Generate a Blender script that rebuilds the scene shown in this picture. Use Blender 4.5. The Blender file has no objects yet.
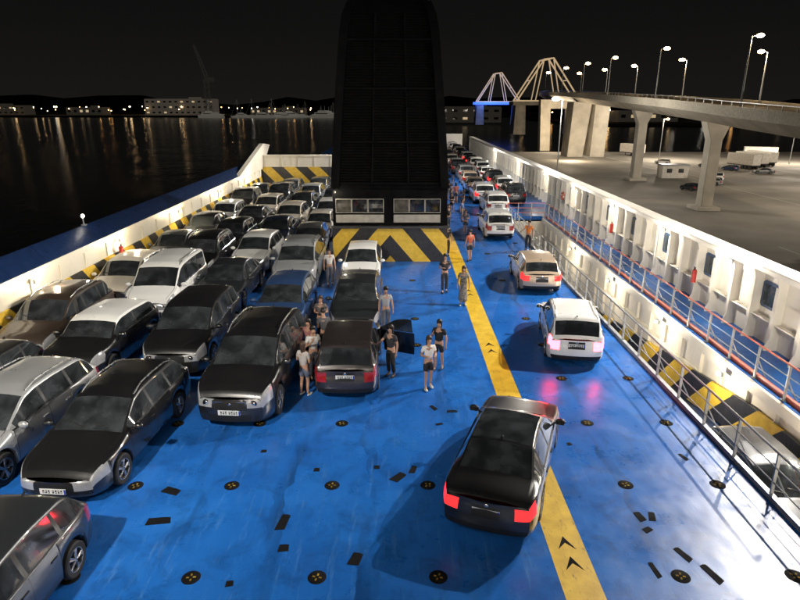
import bpy, math, random
from mathutils import Vector, Matrix
R=math.radians
random.seed(7)
scn=bpy.context.scene
COL=scn.collection
scn.view_settings.view_transform='Standard'
scn.view_settings.look='None'
scn.view_settings.exposure=0
# ---------------------------------------------------------------- materials
def nt_new(name):
    m=bpy.data.materials.new(name); m.use_nodes=True
    nt=m.node_tree; b=nt.nodes['Principled BSDF']
    return m,nt,b
def ramp(nt,src,stops):
    r=nt.nodes.new('ShaderNodeValToRGB'); e=r.color_ramp.elements
    e[0].position=stops[0][0]; e[0].color=(*stops[0][1],1)
    e[1].position=stops[-1][0]; e[1].color=(*stops[-1][1],1)
    for p,c in stops[1:-1]:
        k=e.new(p); k.color=(*c,1)
    nt.links.new(src,r.inputs[0]); return r.outputs[0]
def noise(nt,scale,detail=4,vec=None,sc=(1,1,1),rough=.55,dist=0):
    n=nt.nodes.new('ShaderNodeTexNoise'); n.inputs['Scale'].default_value=scale
    n.inputs['Detail'].default_value=detail; n.inputs['Roughness'].default_value=rough
    n.inputs['Distortion'].default_value=dist
    if vec is None:
        tc=nt.nodes.new('ShaderNodeTexCoord'); vec=tc.outputs['Object']
    mp=nt.nodes.new('ShaderNodeMapping'); mp.inputs['Scale'].default_value=sc
    nt.links.new(vec,mp.inputs[0]); nt.links.new(mp.outputs[0],n.inputs['Vector'])
    return n.outputs['Fac']
def mixc(nt,fac,a,b,mode='MIX'):
    n=nt.nodes.new('ShaderNodeMix'); n.data_type='RGBA'; n.blend_type=mode
    for s,i in ((fac,0),(a,6),(b,7)):
        if isinstance(s,(int,float)): n.inputs[i].default_value=s
        elif isinstance(s,tuple): n.inputs[i].default_value=(*s,1)
        else: nt.links.new(s,n.inputs[i])
    return n.outputs[2]
def mth(nt,op,a,b=None,c=None):
    n=nt.nodes.new('ShaderNodeMath'); n.operation=op
    for i,s in enumerate((a,b,c)):
        if s is None: continue
        if isinstance(s,(int,float)): n.inputs[i].default_value=s
        else: nt.links.new(s,n.inputs[i])
    return n.outputs[0]
def bump(nt,b,h,strength=.3,dist=.01):
    n=nt.nodes.new('ShaderNodeBump'); n.inputs['Strength'].default_value=strength
    n.inputs['Distance'].default_value=dist
    nt.links.new(h,n.inputs['Height']); nt.links.new(n.outputs[0],b.inputs['Normal'])
MC={}
def plain(name,c,rough=.5,metal=0,var=.15,coat=0,emit=None,es=0,bmp=0,nscale=3,spec=.5):
    if name in MC: return MC[name]
    m,nt,b=nt_new(name)
    f=noise(nt,nscale,5)
    d=tuple(x*(1-var*1.6) for x in c); l=tuple(min(1,x*(1+var)) for x in c)
    nt.links.new(ramp(nt,f,[(.3,d),(.7,l)]),b.inputs['Base Color'])
    rr=ramp(nt,noise(nt,nscale*1.7,4),[(.3,(rough*.8,)*3),(.7,(min(1,rough*1.25),)*3)])
    nt.links.new(rr,b.inputs['Roughness'])
    b.inputs['Metallic'].default_value=metal; b.inputs['Specular IOR Level'].default_value=spec
    if coat:
        b.inputs['Coat Weight'].default_value=coat; b.inputs['Coat Roughness'].default_value=.06
    if emit:
        b.inputs['Emission Color'].default_value=(*emit,1); b.inputs['Emission Strength'].default_value=es
    if bmp: bump(nt,b,noise(nt,nscale*6,5),bmp,.01)
    MC[name]=m; return m
def hazard(name,axis,freq,slope,chev=False,lo=.5,off=0):
    m,nt,b=nt_new(name)
    tc=nt.nodes.new('ShaderNodeTexCoord'); s=nt.nodes.new('ShaderNodeSeparateXYZ')
    nt.links.new(tc.outputs['Object'],s.inputs[0])
    a=s.outputs[axis]
    if chev: a=mth(nt,'ABSOLUTE',a)
    t=mth(nt,'MULTIPLY_ADD',s.outputs[2],slope,a)
    t=mth(nt,'FRACT',mth(nt,'MULTIPLY_ADD',t,freq,off))
    k=mth(nt,'GREATER_THAN',t,lo)
    y=ramp(nt,noise(nt,4,5),[(.3,(.62,.38,.03)),(.7,(.80,.54,.06))])
    k2=ramp(nt,noise(nt,5,5),[(.3,(.012,.012,.014)),(.7,(.035,.035,.04))])
    c=mixc(nt,k,y,k2)
    c=mixc(nt,ramp(nt,noise(nt,9,6,rough=.7),[(.60,(0,0,0)),(.75,(.6,)*3)]),c,(.12,.10,.08))
    nt.links.new(c,b.inputs['Base Color']); b.inputs['Roughness'].default_value=.45
    return m
def whitepaint(name,c=(.80,.77,.70)):
    m,nt,b=nt_new(name)
    base=ramp(nt,noise(nt,.8,5),[(.3,tuple(x*.88 for x in c)),(.7,c)])
    st=ramp(nt,noise(nt,3.5,6,sc=(1,1,.12),rough=.7),[(.60,(0,0,0)),(.78,(.65,)*3)])
    cc=mixc(nt,st,base,(.34,.21,.10))
    nt.links.new(cc,b.inputs['Base Color']); b.inputs['Roughness'].default_value=.42
    bump(nt,b,noise(nt,1.6,3),.25,.03)
    return m
def deckmat():
    m,nt,b=nt_new('blue_deck_paint')
    base=ramp(nt,noise(nt,.35,6,rough=.6),[(.3,(.009,.086,.35)),(.55,(.014,.125,.46)),(.75,(.024,.165,.54))])
    gr=ramp(nt,noise(nt,1.3,8,rough=.75,dist=.6),[(.48,(0,0,0)),(.72,(.8,)*3)])
    c=mixc(nt,gr,base,(.008,.050,.18))
    sc=ramp(nt,noise(nt,1.0,9,sc=(7,.7,1),rough=.78),[(.54,(0,0,0)),(.70,(.6,)*3)])
    c=mixc(nt,sc,c,(.08,.22,.50))
    tm=nt.nodes.new('ShaderNodeTexCoord'); s=nt.nodes.new('ShaderNodeSeparateXYZ'); nt.links.new(tm.outputs['Object'],s.inputs[0])
    w=mth(nt,'MULTIPLY_ADD',noise(nt,.5,3),1.2,mth(nt,'MULTIPLY',s.outputs[0],1))
    tr=mth(nt,'PINGPONG',w,.95); trk=mth(nt,'LESS_THAN',tr,.16)
    trk=mth(nt,'MULTIPLY',trk,ramp(nt,noise(nt,.6,6,sc=(3,.5,1)),[(.46,(0,0,0)),(.65,(.6,)*3)]))
    c=mixc(nt,trk,c,(.006,.03,.10))
    chips=ramp(nt,noise(nt,14,6,rough=.8),[(.65,(0,0,0)),(.68,(.85,)*3)])
    c=mixc(nt,chips,c,(.02,.022,.03))
    pale=ramp(nt,noise(nt,5,8,sc=(1,.6,1),rough=.85),[(.66,(0,0,0)),(.70,(.6,)*3)])
    c=mixc(nt,pale,c,(.16,.28,.45))
    nt.links.new(c,b.inputs['Base Color'])
    rr=ramp(nt,noise(nt,.9,7,rough=.7),[(.3,(.22,)*3),(.55,(.34,)*3),(.75,(.55,)*3)])
    nt.links.new(rr,b.inputs['Roughness']); b.inputs['Specular IOR Level'].default_value=.30
    h=mth(nt,'ADD',mth(nt,'MULTIPLY',noise(nt,1.1,2),1.6),mth(nt,'MULTIPLY',noise(nt,22,5),.14))
    fx=mth(nt,'LESS_THAN',mth(nt,'PINGPONG',s.outputs[1],3.1),.02)
    h=mth(nt,'ADD',h,mth(nt,'MULTIPLY',fx,.25))
    bump(nt,b,h,.35,.03)
    return m
M_DECK=deckmat()
M_WHITE=whitepaint('weathered_white_paint')
M_WHITE2=whitepaint('cream_white_paint',(.80,.75,.64))
M_BLUEW=plain('blue_bulwark_paint',(.008,.028,.10),.45)
M_HZL=hazard('hazard_left',1,.50,1.0)
M_HZF=hazard('hazard_funnel',0,.52,.85,chev=True,off=.35)
M_HZR=hazard('hazard_ramp',1,.42,1.0)
M_BLACK=plain('black_funnel_paint',(.0028,.0028,.0032),.75,nscale=1.5,spec=.08)
M_BLACK2=plain('black_slats',(.0038,.0038,.0038),.8,spec=.10)
M_GREY=plain('grey_steel',(.30,.31,.32),.4,.3)
M_DGREY=plain('dark_steel',(.05,.05,.055),.5,.3)
M_TRIM=plain('black_plastic_trim',(.010,.010,.011),.5,spec=.35)
M_MATT=plain('matt_black_rubber',(.008,.008,.009),.9,spec=.1)
M_RUB=plain('tyre_rubber',(.012,.012,.012),.75)
M_ALLOY=plain('alloy_rim',(.42,.43,.45),.28,.9)
M_CHROME=plain('chrome',(.6,.6,.6),.15,1)
M_RED=plain('red_paint',(.45,.03,.02),.4)
M_ORAIL=plain('orange_red_rail',(.50,.12,.07),.45)
def yellowmat():
    m,nt,b=nt_new('yellow_line_paint')
    y=ramp(nt,noise(nt,2.5,6),[(.3,(.50,.31,.02)),(.7,(.72,.48,.04))])
    k=ramp(nt,noise(nt,6,8,sc=(1.6,.5,1),rough=.8),[(.56,(0,0,0)),(.66,(.85,)*3)])
    c=mixc(nt,k,y,(.12,.09,.04))
    nt.links.new(c,b.inputs['Base Color']); b.inputs['Roughness'].default_value=.45
    bump(nt,b,noise(nt,25,5),.2,.01); return m
M_YEL=yellowmat()
M_CONC=plain('bridge_concrete',(.48,.44,.37),.85,bmp=.2,nscale=.3)
M_ASPH=plain('quay_asphalt',(.27,.25,.215),.85,nscale=.05,var=.3)
M_PLATE=plain('plate_white',(.7,.7,.68),.4)
M_PLB=plain('plate_glyph',(.01,.01,.01),.5)
M_PLBL=plain('plate_blue',(.01,.04,.4),.5)
def glass(name,c=(.014,.016,.018),r=.05):
    m,nt,b=nt_new(name)
    b.inputs['Roughness'].default_value=r
    b.inputs['IOR'].default_value=1.5; b.inputs['Specular IOR Level'].default_value=.8
    nt.links.new(ramp(nt,noise(nt,2.2,3),[(.40,c),(.66,tuple(x*3.2 for x in c))]),b.inputs['Base Color'])
    b.inputs['Coat Weight'].default_value=.8; b.inputs['Coat Roughness'].default_value=.03
    return m
M_GLASS=glass('car_window_glass')
M_HL=plain('headlight_lens',(.42,.43,.45),.12,.35,coat=1)
M_TL=plain('tail_lamp_red',(.32,.01,.01),.15,coat=1)
M_TLON=plain('tail_lamp_lit',(.5,.01,.01),.2,emit=(1,.018,.03),es=42)
M_TLDIM=plain('tail_lamp_dim_lit',(.5,.01,.01),.2,emit=(1,.03,.03),es=1.6)
def emis(name,c,s):
    if name in MC: return MC[name]
    m,nt,b=nt_new(name); b.inputs['Base Color'].default_value=(*c,1)
    b.inputs['Emission Color'].default_value=(*c,1); b.inputs['Emission Strength'].default_value=s
    MC[name]=m; return m
M_LAMPW=emis('lamp_warm',(1,.68,.34),34)
M_LAMPC=emis('lamp_cool',(1,.93,.82),34)
M_LAMPO=emis('lamp_orange',(1,.52,.18),28)
PAINTS={'black':(.008,.008,.009),'brown':(.045,.032,.024),'charcoal':(.024,.027,.031),'grey':(.12,.125,.13),
 'silver':(.35,.36,.37),'white':(.80,.80,.78),'cream':(.68,.62,.52),'beige':(.48,.37,.27),'navy':(.014,.026,.065),
 'blue':(.03,.07,.18),'plum':(.028,.023,.023)}
PM={}
for k,c in PAINTS.items():
    m,nt,b=nt_new('car_paint_'+k)
    fk=ramp(nt,noise(nt,.8,2),[(.35,c),(.72,tuple(x*1.06+.001 for x in c))])
    dz=ramp(nt,noise(nt,1.4,6,rough=.6),[(.45,(0,0,0)),(.85,(.06,)*3)])
    nt.links.new(mixc(nt,dz,fk,(.08,.075,.07)),b.inputs['Base Color'])
    nt.links.new(ramp(nt,noise(nt,1.2,2),[(.3,(.26,)*3),(.7,(.34,)*3)]),b.inputs['Roughness'])
    b.inputs['Metallic'].default_value=.3 if k in('silver','grey','charcoal','beige','blue','plum') else 0
    b.inputs['Coat Weight'].default_value=1; b.inputs['Coat Roughness'].default_value=.045
    b.inputs['Specular IOR Level'].default_value=.5
    PM[k]=m
# ---------------------------------------------------------------- mesh builder
class MB:
    def __init__(s): s.v=[];s.f=[];s.m=[]
    def add(s,vs,fs,mi=0):
        o=len(s.v); s.v+= [tuple(v) for v in vs]
        for f in fs: s.f.append(tuple(i+o for i in f)); s.m.append(mi)
    def box(s,c,d,mi=0,rz=0,top=None,rx=0,ry=0):
        hx,hy,hz=d[0]/2,d[1]/2,d[2]/2; tx,ty=(top or (1,1))
        P=[(-hx,-hy,-hz),(hx,-hy,-hz),(hx,hy,-hz),(-hx,hy,-hz),(-hx*tx,-hy*ty,hz),(hx*tx,-hy*ty,hz),(hx*tx,hy*ty,hz),(-hx*tx,hy*ty,hz)]
        M=Matrix.Translation(c)@Matrix.Rotation(rz,4,'Z')@Matrix.Rotation(ry,4,'Y')@Matrix.Rotation(rx,4,'X')
        s.add([M@Vector(p) for p in P],[(0,3,2,1),(4,5,6,7),(0,1,5,4),(1,2,6,5),(2,3,7,6),(3,0,4,7)],mi)
    def cyl(s,a,b,r0,r1=None,n=10,mi=0):
        r1=r0 if r1 is None else r1
        a=Vector(a);b=Vector(b);z=(b-a).normalized()
        x=z.cross(Vector((0,0,1)) if abs(z.z)<.95 else Vector((1,0,0))).normalized(); y=z.cross(x)
        vs=[]
        for p,r in((a,r0),(b,r1)):
            for i in range(n):
                t=2*math.pi*i/n; vs.append(p+x*math.cos(t)*r+y*math.sin(t)*r)
        fs=[(i,i+n,(i+1)%n+n,(i+1)%n) for i in range(n)]
        fs+=[tuple(range(n)),tuple(range(2*n-1,n-1,-1))]
        s.add(vs,fs,mi)
    def prism(s,poly,axis,a,b,mi=0):
        def P(u,v,w): return {'x':(w,u,v),'y':(u,w,v),'z':(u,v,w)}[axis]
        n=len(poly); vs=[P(u,v,a) for u,v in poly]+[P(u,v,b) for u,v in poly]
        s.add(vs,[tuple(range(n)),tuple(range(2*n-1,n-1,-1))]+[(i,i+n,(i+1)%n+n,(i+1)%n) for i in range(n)],mi)
    def sphere(s,c,r,mi=0,n=10,m=6):
        if not isinstance(r,tuple): r=(r,r,r)
        vs=[(c[0],c[1],c[2]-r[2])]
        for j in range(1,m):
            p=math.pi*j/m
            for i in range(n):
                t=2*math.pi*i/n; vs.append((c[0]+r[0]*math.sin(p)*math.cos(t),c[1]+r[1]*math.sin(p)*math.sin(t),c[2]-r[2]*math.cos(p)))
        vs.append((c[0],c[1],c[2]+r[2])); L=len(vs)-1
        fs=[(0,1+(i+1)%n,1+i) for i in range(n)]
        for j in range(m-2):
            for i in range(n):
                a=1+j*n+i;b=1+j*n+(i+1)%n; fs.append((a,b,b+n,a+n))
        fs+=[(L,1+(m-2)*n+i,1+(m-2)*n+(i+1)%n) for i in range(n)]
        s.add(vs,fs,mi)
    def mesh(s,name,mats,smooth=True,fix=True,ang=38):
        me=bpy.data.meshes.new(name); me.from_pydata(s.v,[],s.f)
        for m in mats: me.materials.append(m)
        me.polygons.foreach_set('material_index',s.m)
        if fix:
            import bmesh
            bm=bmesh.new(); bm.from_mesh(me); bmesh.ops.recalc_face_normals(bm,faces=bm.faces); bm.to_mesh(me); bm.free()
        me.polygons.foreach_set('use_smooth',[smooth]*len(me.polygons))
        if smooth: me.set_sharp_from_angle(angle=R(ang))
        me.update(); return me
    def obj(s,name,mats,parent=None,smooth=True,bevel=0,**kw):
        ob=bpy.data.objects.new(name,s.mesh(name,mats if isinstance(mats,list) else [mats],smooth))
        COL.objects.link(ob)
        if parent: ob.parent=parent
        if bevel:
            b=ob.modifiers.new('Bevel','BEVEL'); b.width=bevel; b.segments=2; b.limit_method='ANGLE'
        for k,v in kw.items(): ob[k]=v
        return ob
def empty(name,loc=(0,0,0),rz=0,**kw):
    e=bpy.data.objects.new(name,None); e.location=loc; e.rotation_euler=(0,0,rz); e.empty_display_size=.2
    COL.objects.link(e)
    for k,v in kw.items(): e[k]=v
    return e
def inst(name,me,parent,loc=(0,0,0),rot=(0,0,0),mat0=None,sc=None):
    o=bpy.data.objects.new(name,me); COL.objects.link(o); o.parent=parent; o.location=loc; o.rotation_euler=rot
    if sc: o.scale=sc
    if mat0: o.material_slots[0].link='OBJECT'; o.material_slots[0].material=mat0
    return o
# ---------------------------------------------------------------- camera
HC=8.1; PIT=R(18.0)
cam=bpy.data.cameras.new('camera'); camo=bpy.data.objects.new('camera',cam); COL.objects.link(camo)
camo.location=(0,0,HC); camo.rotation_euler=(R(90)-PIT,0,R(-.2)); cam.lens=27; cam.sensor_width=36; cam.clip_end=6000; cam.clip_start=.1
scn.camera=camo
# ---------------------------------------------------------------- world
w=bpy.data.worlds.new('World'); scn.world=w; w.use_nodes=True
nt=w.node_tree; bg=nt.nodes['Background']
tc=nt.nodes.new('ShaderNodeTexCoord'); s=nt.nodes.new('ShaderNodeSeparateXYZ'); nt.links.new(tc.outputs['Generated'],s.inputs[0])
c=ramp(nt,s.outputs[2],[(.0,(.0095,.0088,.0076)),(.12,(.0055,.0054,.0052)),(.5,(.0030,.0031,.0032))])
nt.links.new(c,bg.inputs['Color']); bg.inputs['Strength'].default_value=1.0
# ---------------------------------------------------------------- cars
def interp(pts,t):
    if t<=pts[0][0]: return pts[0][1]
    for (a,x),(b,y) in zip(pts,pts[1:]):
        if t<=b: return x+(y-x)*(t-a)/(b-a)
    return pts[-1][1]
CT={
'hatchback':dict(L=4.15,W=1.78,H=1.50,r=.32,ax=(.83,3.38),rw=.73,belt=(.91,.98),ws=(.245,.425),bl=(.905,.978),win=(.25,.94),pil=[.55,.775],top=[(0,.68),(.015,.77),(.05,.84),(.24,.98),(.42,1.41),(.50,1.485),(.65,1.50),(.86,1.45),(.90,1.39),(.98,1.02),(.992,.98),(1,.93)]),
'tall_hatchback':dict(L=4.25,W=1.82,H=1.66,r=.34,ax=(.83,3.42),rw=.77,belt=(.98,1.05),ws=(.24,.405),bl=(.93,.985),win=(.25,.95),pil=[.54,.775],rails=1,top=[(0,.76),(.015,.86),(.05,.93),(.235,1.06),(.40,1.55),(.48,1.64),(.64,1.66),(.89,1.63),(.925,1.57),(.984,1.09),(.994,1.04),(1,.98)]),
'suv':dict(L=4.5,W=1.87,H=1.70,r=.36,ax=(.88,3.56),rw=.76,belt=(1.06,1.13),ws=(.24,.40),bl=(.915,.98),win=(.25,.945),pil=[.535,.765],clad=1,rails=1,top=[(0,.82),(.015,.93),(.05,1.0),(.235,1.13),(.395,1.59),(.47,1.68),(.62,1.70),(.87,1.66),(.91,1.60),(.98,1.16),(.992,1.11),(1,1.04)]),
'sedan':dict(L=4.72,W=1.83,H=1.45,r=.33,ax=(.85,3.68),rw=.69,belt=(.90,.97),ws=(.27,.435),bl=(.725,.855),win=(.28,.80),pil=[.54,.72],top=[(0,.64),(.015,.73),(.05,.80),(.265,.95),(.43,1.38),(.51,1.445),(.62,1.45),(.72,1.39),(.86,1.06),(.955,1.03),(.98,1.0),(1,.92)]),
'estate_car':dict(L=4.6,W=1.82,H=1.47,r=.33,ax=(.83,3.62),rw=.71,belt=(.90,.97),ws=(.265,.43),bl=(.90,.97),win=(.275,.935),pil=[.53,.735],rails=1,top=[(0,.64),(.015,.74),(.05,.81),(.26,.96),(.43,1.395),(.51,1.46),(.65,1.47),(.86,1.42),(.90,1.36),(.975,1.03),(.99,.99),(1,.93)]),
'van':dict(L=4.4,W=1.85,H=1.84,r=.33,ax=(.85,3.6),rw=.82,belt=(1.06,1.12),ws=(.185,.335),bl=(.958,.99),win=(.20,.93),pil=[.48,.73],rails=1,top=[(0,.76),(.015,.88),(.05,.98),(.18,1.14),(.335,1.70),(.41,1.80),(.6,1.84),(.92,1.81),(.955,1.74),(.99,1.18),(.995,1.1),(1,1.0)]),
'mini_car':dict(L=3.86,W=1.75,H=1.43,r=.32,ax=(.75,3.22),rw=.77,belt=(.95,1.01),ws=(.26,.375),bl=(.905,.97),win=(.27,.93),pil=[.60],top=[(0,.74),(.015,.83),(.05,.90),(.255,1.0),(.375,1.34),(.44,1.415),(.6,1.43),(.87,1.38),(.905,1.32),(.975,1.02),(.99,.97),(1,.9)]),
}
def build_type(nm,T):
    L,W,H,r=T['L'],T['W'],T['H'],T['r']; A,B=T['ax']; hw=W/2
    cowl=interp(T['top'],T['ws'][0]-.01)
    def ztop(d):
        a=[interp(T['top'],min(1,max(0,(d+o)/L))) for o in(-.07,-.035,0,.035,.07)]
        if d<.05 or d>L-.05: return a[2]
        return sum(a)/5
    def wid(d):
        a=.80+.20*(1-(1-min(d/.75,1))**2.6); b=.88+.12*(1-(1-min((L-d)/.5,1))**2.6)
        return hw*min(a,b)
    z0b=.20; Ra=r+.055
    def zlow(d):
        z=z0b
        if d<.3: z+=.06*(1-d/.3)
        if d>L-.3: z+=.10*(1-(L-d)/.3)
        for c in(A,B):
            if abs(d-c)<Ra: 
                q=r+math.sqrt(Ra*Ra-(d-c)**2)
                z=max(z,q)
        return z
    ww=T['win']; pil=[p*L for p in T['pil']]
    dd=[(T['ws'][0]+.015)*L]+pil[:1]+([B-Ra+.02] if len(pil)>1 else [])
    if len(pil)==1: dd=[(T['ws'][0]+.015)*L,pil[0]+.12]
    sw=.007
    ys=set()
    n=46
    for i in range(n+1): ys.add(round(L*i/n,4))
    for d in (.02,.05,.09,L-.02,L-.05,L-.09): ys.add(round(d,4))
    for c in(A,B):
        for k in range(-8,9): ys.add(round(c+Ra*math.sin(k/8*math.pi/2),4))
        ys.add(round(c-Ra-.004,4)); ys.add(round(c+Ra+.004,4))
    crit=[]
    for d in dd: crit+=[d-sw,d+sw]
    for p in pil: crit+=[p-.045,p+.045]
    for p in T['ws']+T['bl']+ww: crit.append(p*L)
    crit+=[T['ws'][1]*L+.06,T['bl'][0]*L-.05]
    ys=[y for y in ys if all(abs(y-c)>.012 for c in crit)]+crit
    ys=sorted(ys)
    def section(d):
        w_=wid(d); zt=ztop(d); z0=zlow(d); t=d/L
        bl=T['belt'][0]+(T['belt'][1]-T['belt'][0])*t
        zb=min(bl,zt-.05); z0=min(z0,zb-.05)
        k=max(0,min(1,(zt-cowl)/(H-cowl)))
        wt=w_*.87*(1-k**.8)+T['rw']*hw*min(1,w_/hw+.03)*k**.8
        cr=.035+.015*k
        zr=lambda x:zt-cr*abs(x/wt)**2.4
        P=[(0,z0),(.6*w_,z0),(.92*w_,z0)]
        for f,g in((.10,.975),(.33,.998),(.60,1.0),(.84,.985)):
            P.append((g*w_,z0+f*(zb-z0)))
        P.append((.955*w_,zb))
        s8=(.928*w_,zb+min(.02,.3*(zt-zb)))
        e=(wt,max(s8[1]+.004,zr(wt)-.012))
        P.append(s8)
        P.append((s8[0]+(e[0]-s8[0])*.90,s8[1]+(e[1]-s8[1])*.90))
        P.append(e)
        P.append((wt*.95,zr(wt*.95)))
        P.append((wt*.935,zr(wt*.935)))
        P.append((wt*.5,zr(wt*.5)+(.014 if k<.02 and d>.15 else 0)))
        P.append((0,zt))
        return P
    secs=[section(d) for d in ys]
    parts={}
    def face(key,vs,mi=0):
        p=parts.setdefault(key,({},[],[],[]))
        idx=[]
        for v in vs:
            k=(round(v[0],4),round(v[1],4),round(v[2],4))
            if k not in p[0]: p[0][k]=len(p[1]); p[1].append(v)
            if p[0][k] not in idx: idx.append(p[0][k])
        if len(idx)>2: p[2].append(tuple(idx)); p[3].append(mi)
    Y=lambda d:L/2-d
    for j in range(len(ys)-1):
        d0,d1=ys[j],ys[j+1]; dm=(d0+d1)/2; t=dm/L
        seam=any(abs(dm-s_)<sw*.9 for s_ in dd)
        for i in range(14):
            for sgn in(1,-1):
                a,b=secs[j][i],secs[j][i+1]; c,e=secs[j+1][i],secs[j+1][i+1]
                key=('body',0); mi=0
                side='right' if sgn>0 else 'left'
                if i<2: mi=1
                elif i==2 and T.get('clad'): mi=1
                elif i in(3,4,5,6):
                    if seam: mi=1
                    else:
                        for q in range(len(dd)-1):
                            if dd[q]+sw<dm<dd[q+1]-sw: key=('door',side+str(q))
                    if d1<.42 and i>=5: key=('headlight',side)
                    if dm>L-.22 and i in(5,6): key=('taillight',side)
                elif i==7:
                    if d1<.40: key=('headlight',side)
                    elif ww[0]<t<ww[1] and T['ws'][0]<t: mi=1
                elif i==8 and ww[0]<t<ww[1] and (secs[j][10][1]-secs[j][8][1])>.07:
                    if any(abs(dm-p)<.045 for p in pil): mi=1
                    else:
                        q=sum(dm>p for p in pil); key=('side_window',side+str(q))
                elif i>=11 or i in(9,10):
                    if i>=11 and T['ws'][0]<t<T['ws'][1]: key=('windshield',0)
                    elif i>=11 and T['bl'][0]<t<T['bl'][1]: key=('rear_window',0)
                    elif T['ws'][1]<=t<=T['bl'][0] and i>=9:
                        key=('roof',0)
                        if i>=12 and T['ws'][1]*L+.06<dm<T['bl'][0]*L-.05: key=('roof_panel',0)
                    elif i==11 and .12<dm<T['ws'][0]*L: mi=1
                    elif i>=12 and .10<dm<T['ws'][0]*L: key=('bonnet',0)
                vs=[(sgn*a[0],Y(d0),a[1]),(sgn*b[0],Y(d0),b[1]),(sgn*e[0],Y(d1),e[1]),(sgn*c[0],Y(d1),c[1])]
                if sgn<0: vs.reverse()
                face(key,vs,mi)
    def xz(P,z):
        pr=P[2]
        for q in P[3:]:
            if z<=q[1]: 
                f=(z-pr[1])/max(1e-6,q[1]-pr[1]); return pr[0]+(q[0]-pr[0])*f
            pr=q
        return P[-2][0]*.5
    for end in(0,1):
        P=secs[0] if end==0 else secs[-1]; y0=L/2 if end==0 else -L/2; sg=1 if end==0 else -1
        zl=P[2][1]; zh=P[12][1]-.001; nz=14; nx=18
        def pt(u,k):
            z=zl+(zh-zl)*k/nz; x=xz(P,z)*u
            bz=.055*(1-min(1,abs(z-(zl+.22))/.30)**2) if z<zl+.52 else 0
            return (x,y0+sg*(.07*(1-u*u)+max(0,bz)*(1-u**6)),z)
        for k in range(nz):
            for q in range(nx):
                u0=-1+2*q/nx; u1=-1+2*(q+1)/nx; um=abs(u0+u1)/2; zm=zl+(zh-zl)*(k+.5)/nz
                key=('body',0); mi=0
                if k==0: mi=1
                if end==0:
                    if um>.58 and zm>zh-.19: key=('headlight','right' if u0+u1>0 else 'left')
                    elif um<.55 and zh-.24<zm<zh-.03: key=('grille',0)
                    elif um<.72 and zl+.04<zm<zl+.19: mi=1
                    elif .74<um<.9 and zl+.05<zm<zl+.15: mi=1
                else:
                    hi=.32 if H>1.55 else .26
                    if um>.66 and zh-hi<zm<zh-.03: key=('taillight','right' if u0+u1>0 else 'left')
                    elif zm<zl+.13: mi=1
                    elif um<.34 and (.70 if H<1.55 else .78)-.09<zm<(.70 if H<1.55 else .78)+.11: mi=1
                vs=[pt(u0,k),pt(u1,k),pt(u1,k+1),pt(u0,k+1)]
                if end==0: vs.reverse()
                face(key,vs,mi)
    out=[]
    MT={'body':[M_TRIM,M_TRIM],'windshield':[M_GLASS],'rear_window':[M_GLASS],'side_window':[M_GLASS],'headlight':[M_HL],'taillight':[M_TL],'grille':[M_TRIM],'roof':[M_TRIM],'roof_panel':[M_TRIM],'bonnet':[M_TRIM],'door':[M_TRIM]}
    for (kn,ks),(d_,v,f,m) in parts.items():
        me=bpy.data.meshes.new(kn); me.from_pydata(v,[],f)
        for mm in MT[kn]: me.materials.append(mm)
        me.polygons.foreach_set('material_index',m)
        me.polygons.foreach_set('use_smooth',[True]*len(f)); me.set_sharp_from_angle(angle=R(42)); me.update()
        out.append((kn,ks,me))
    T['parts']=out; T['ztop']=ztop; T['wid']=wid; T['door0']=dd
    m=MB()
    zh=secs[0][12][1]
    for k in range(4): m.box((0,L/2+.068,zh-.06-.045*k),(hw*.84,.03,.010),0)
    for sx in(-1,1): m.box((sx*hw*.43,L/2+.06,zh-.13),(.012,.03,.19),0)
    m.sphere((0,L/2+.09,zh-.12),(.055,.015,.055),0,12,6)
    T['gr']=m.mesh('grille_bar',[M_CHROME])
    m=MB(); m.sphere((0,0,0),(.062,.03,.062),0,14,8); m.cyl((0,-.02,0),(0,.015,0),.078,.078,16,1)
    T['refl']=m.mesh('lamp_reflector',[M_CHROME,M_TRIM]); T['reflp']=(hw*.80*.74,L/2+.015,zh-.10)
    m=MB(); m.box((0,0,0),(.52,.012,.115),0); m.box((-.24,.008,0),(.035,.004,.105),2)
    x=-.20
    for k in range(7):
        if k==4: x+=.03
        m.box((x+.025,.008,.0),(.032,.004,.07),1)
        m.box((x+.025,.0105,.012 if k%2 else -.012),(.014,.002,.022),0); x+=.055
    T['plate']=m.mesh('license_plate',[M_PLATE,M_PLB,M_PLBL],smooth=False)
    m=MB()
    m.sphere((0,0,0),(.115,.065,.075),0,12,8); m.box((-.11,.0,-.045),(.10,.04,.03),1)
    m.box((.0,-.05,0),(.17,.02,.10),1)
    T['mir']=m.mesh('side_mirror',[M_TRIM,M_TRIM])
    m=MB(); m.box((0,0,0),(.03,.16,.028),0); T['hand']=m.mesh('door_handle',[M_TRIM])
    m=MB()
    for q in(-.42,.12):
        d0=(T['ws'][0]+.012)*L; d1=d0+.20
        m.cyl((q,Y(d0),ztop(d0)+.012),(q+.48,Y(d1)+.05,ztop(d1-.05)+.004),.010,.007,6)
    T['wip']=m.mesh('wiper',[M_TRIM])
    m=MB(); prev=None
    for d,S in zip(ys,secs):
        if ww[0]*L+.05<d<ww[1]*L:
            p=((S[7][0]+.002),Y(d),S[7][1]+.004)
            if prev: m.cyl(prev,p,.006,.006,4)
            prev=p
    T['strip']=m.mesh('belt_strip',[M_CHROME])
    m=MB(); m.sphere((0,-L/2-.073,secs[-1][12][1]-.07),(.045,.012,.045),0,12,6)
    T['badge']=m.mesh('emblem',[M_CHROME])
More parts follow.
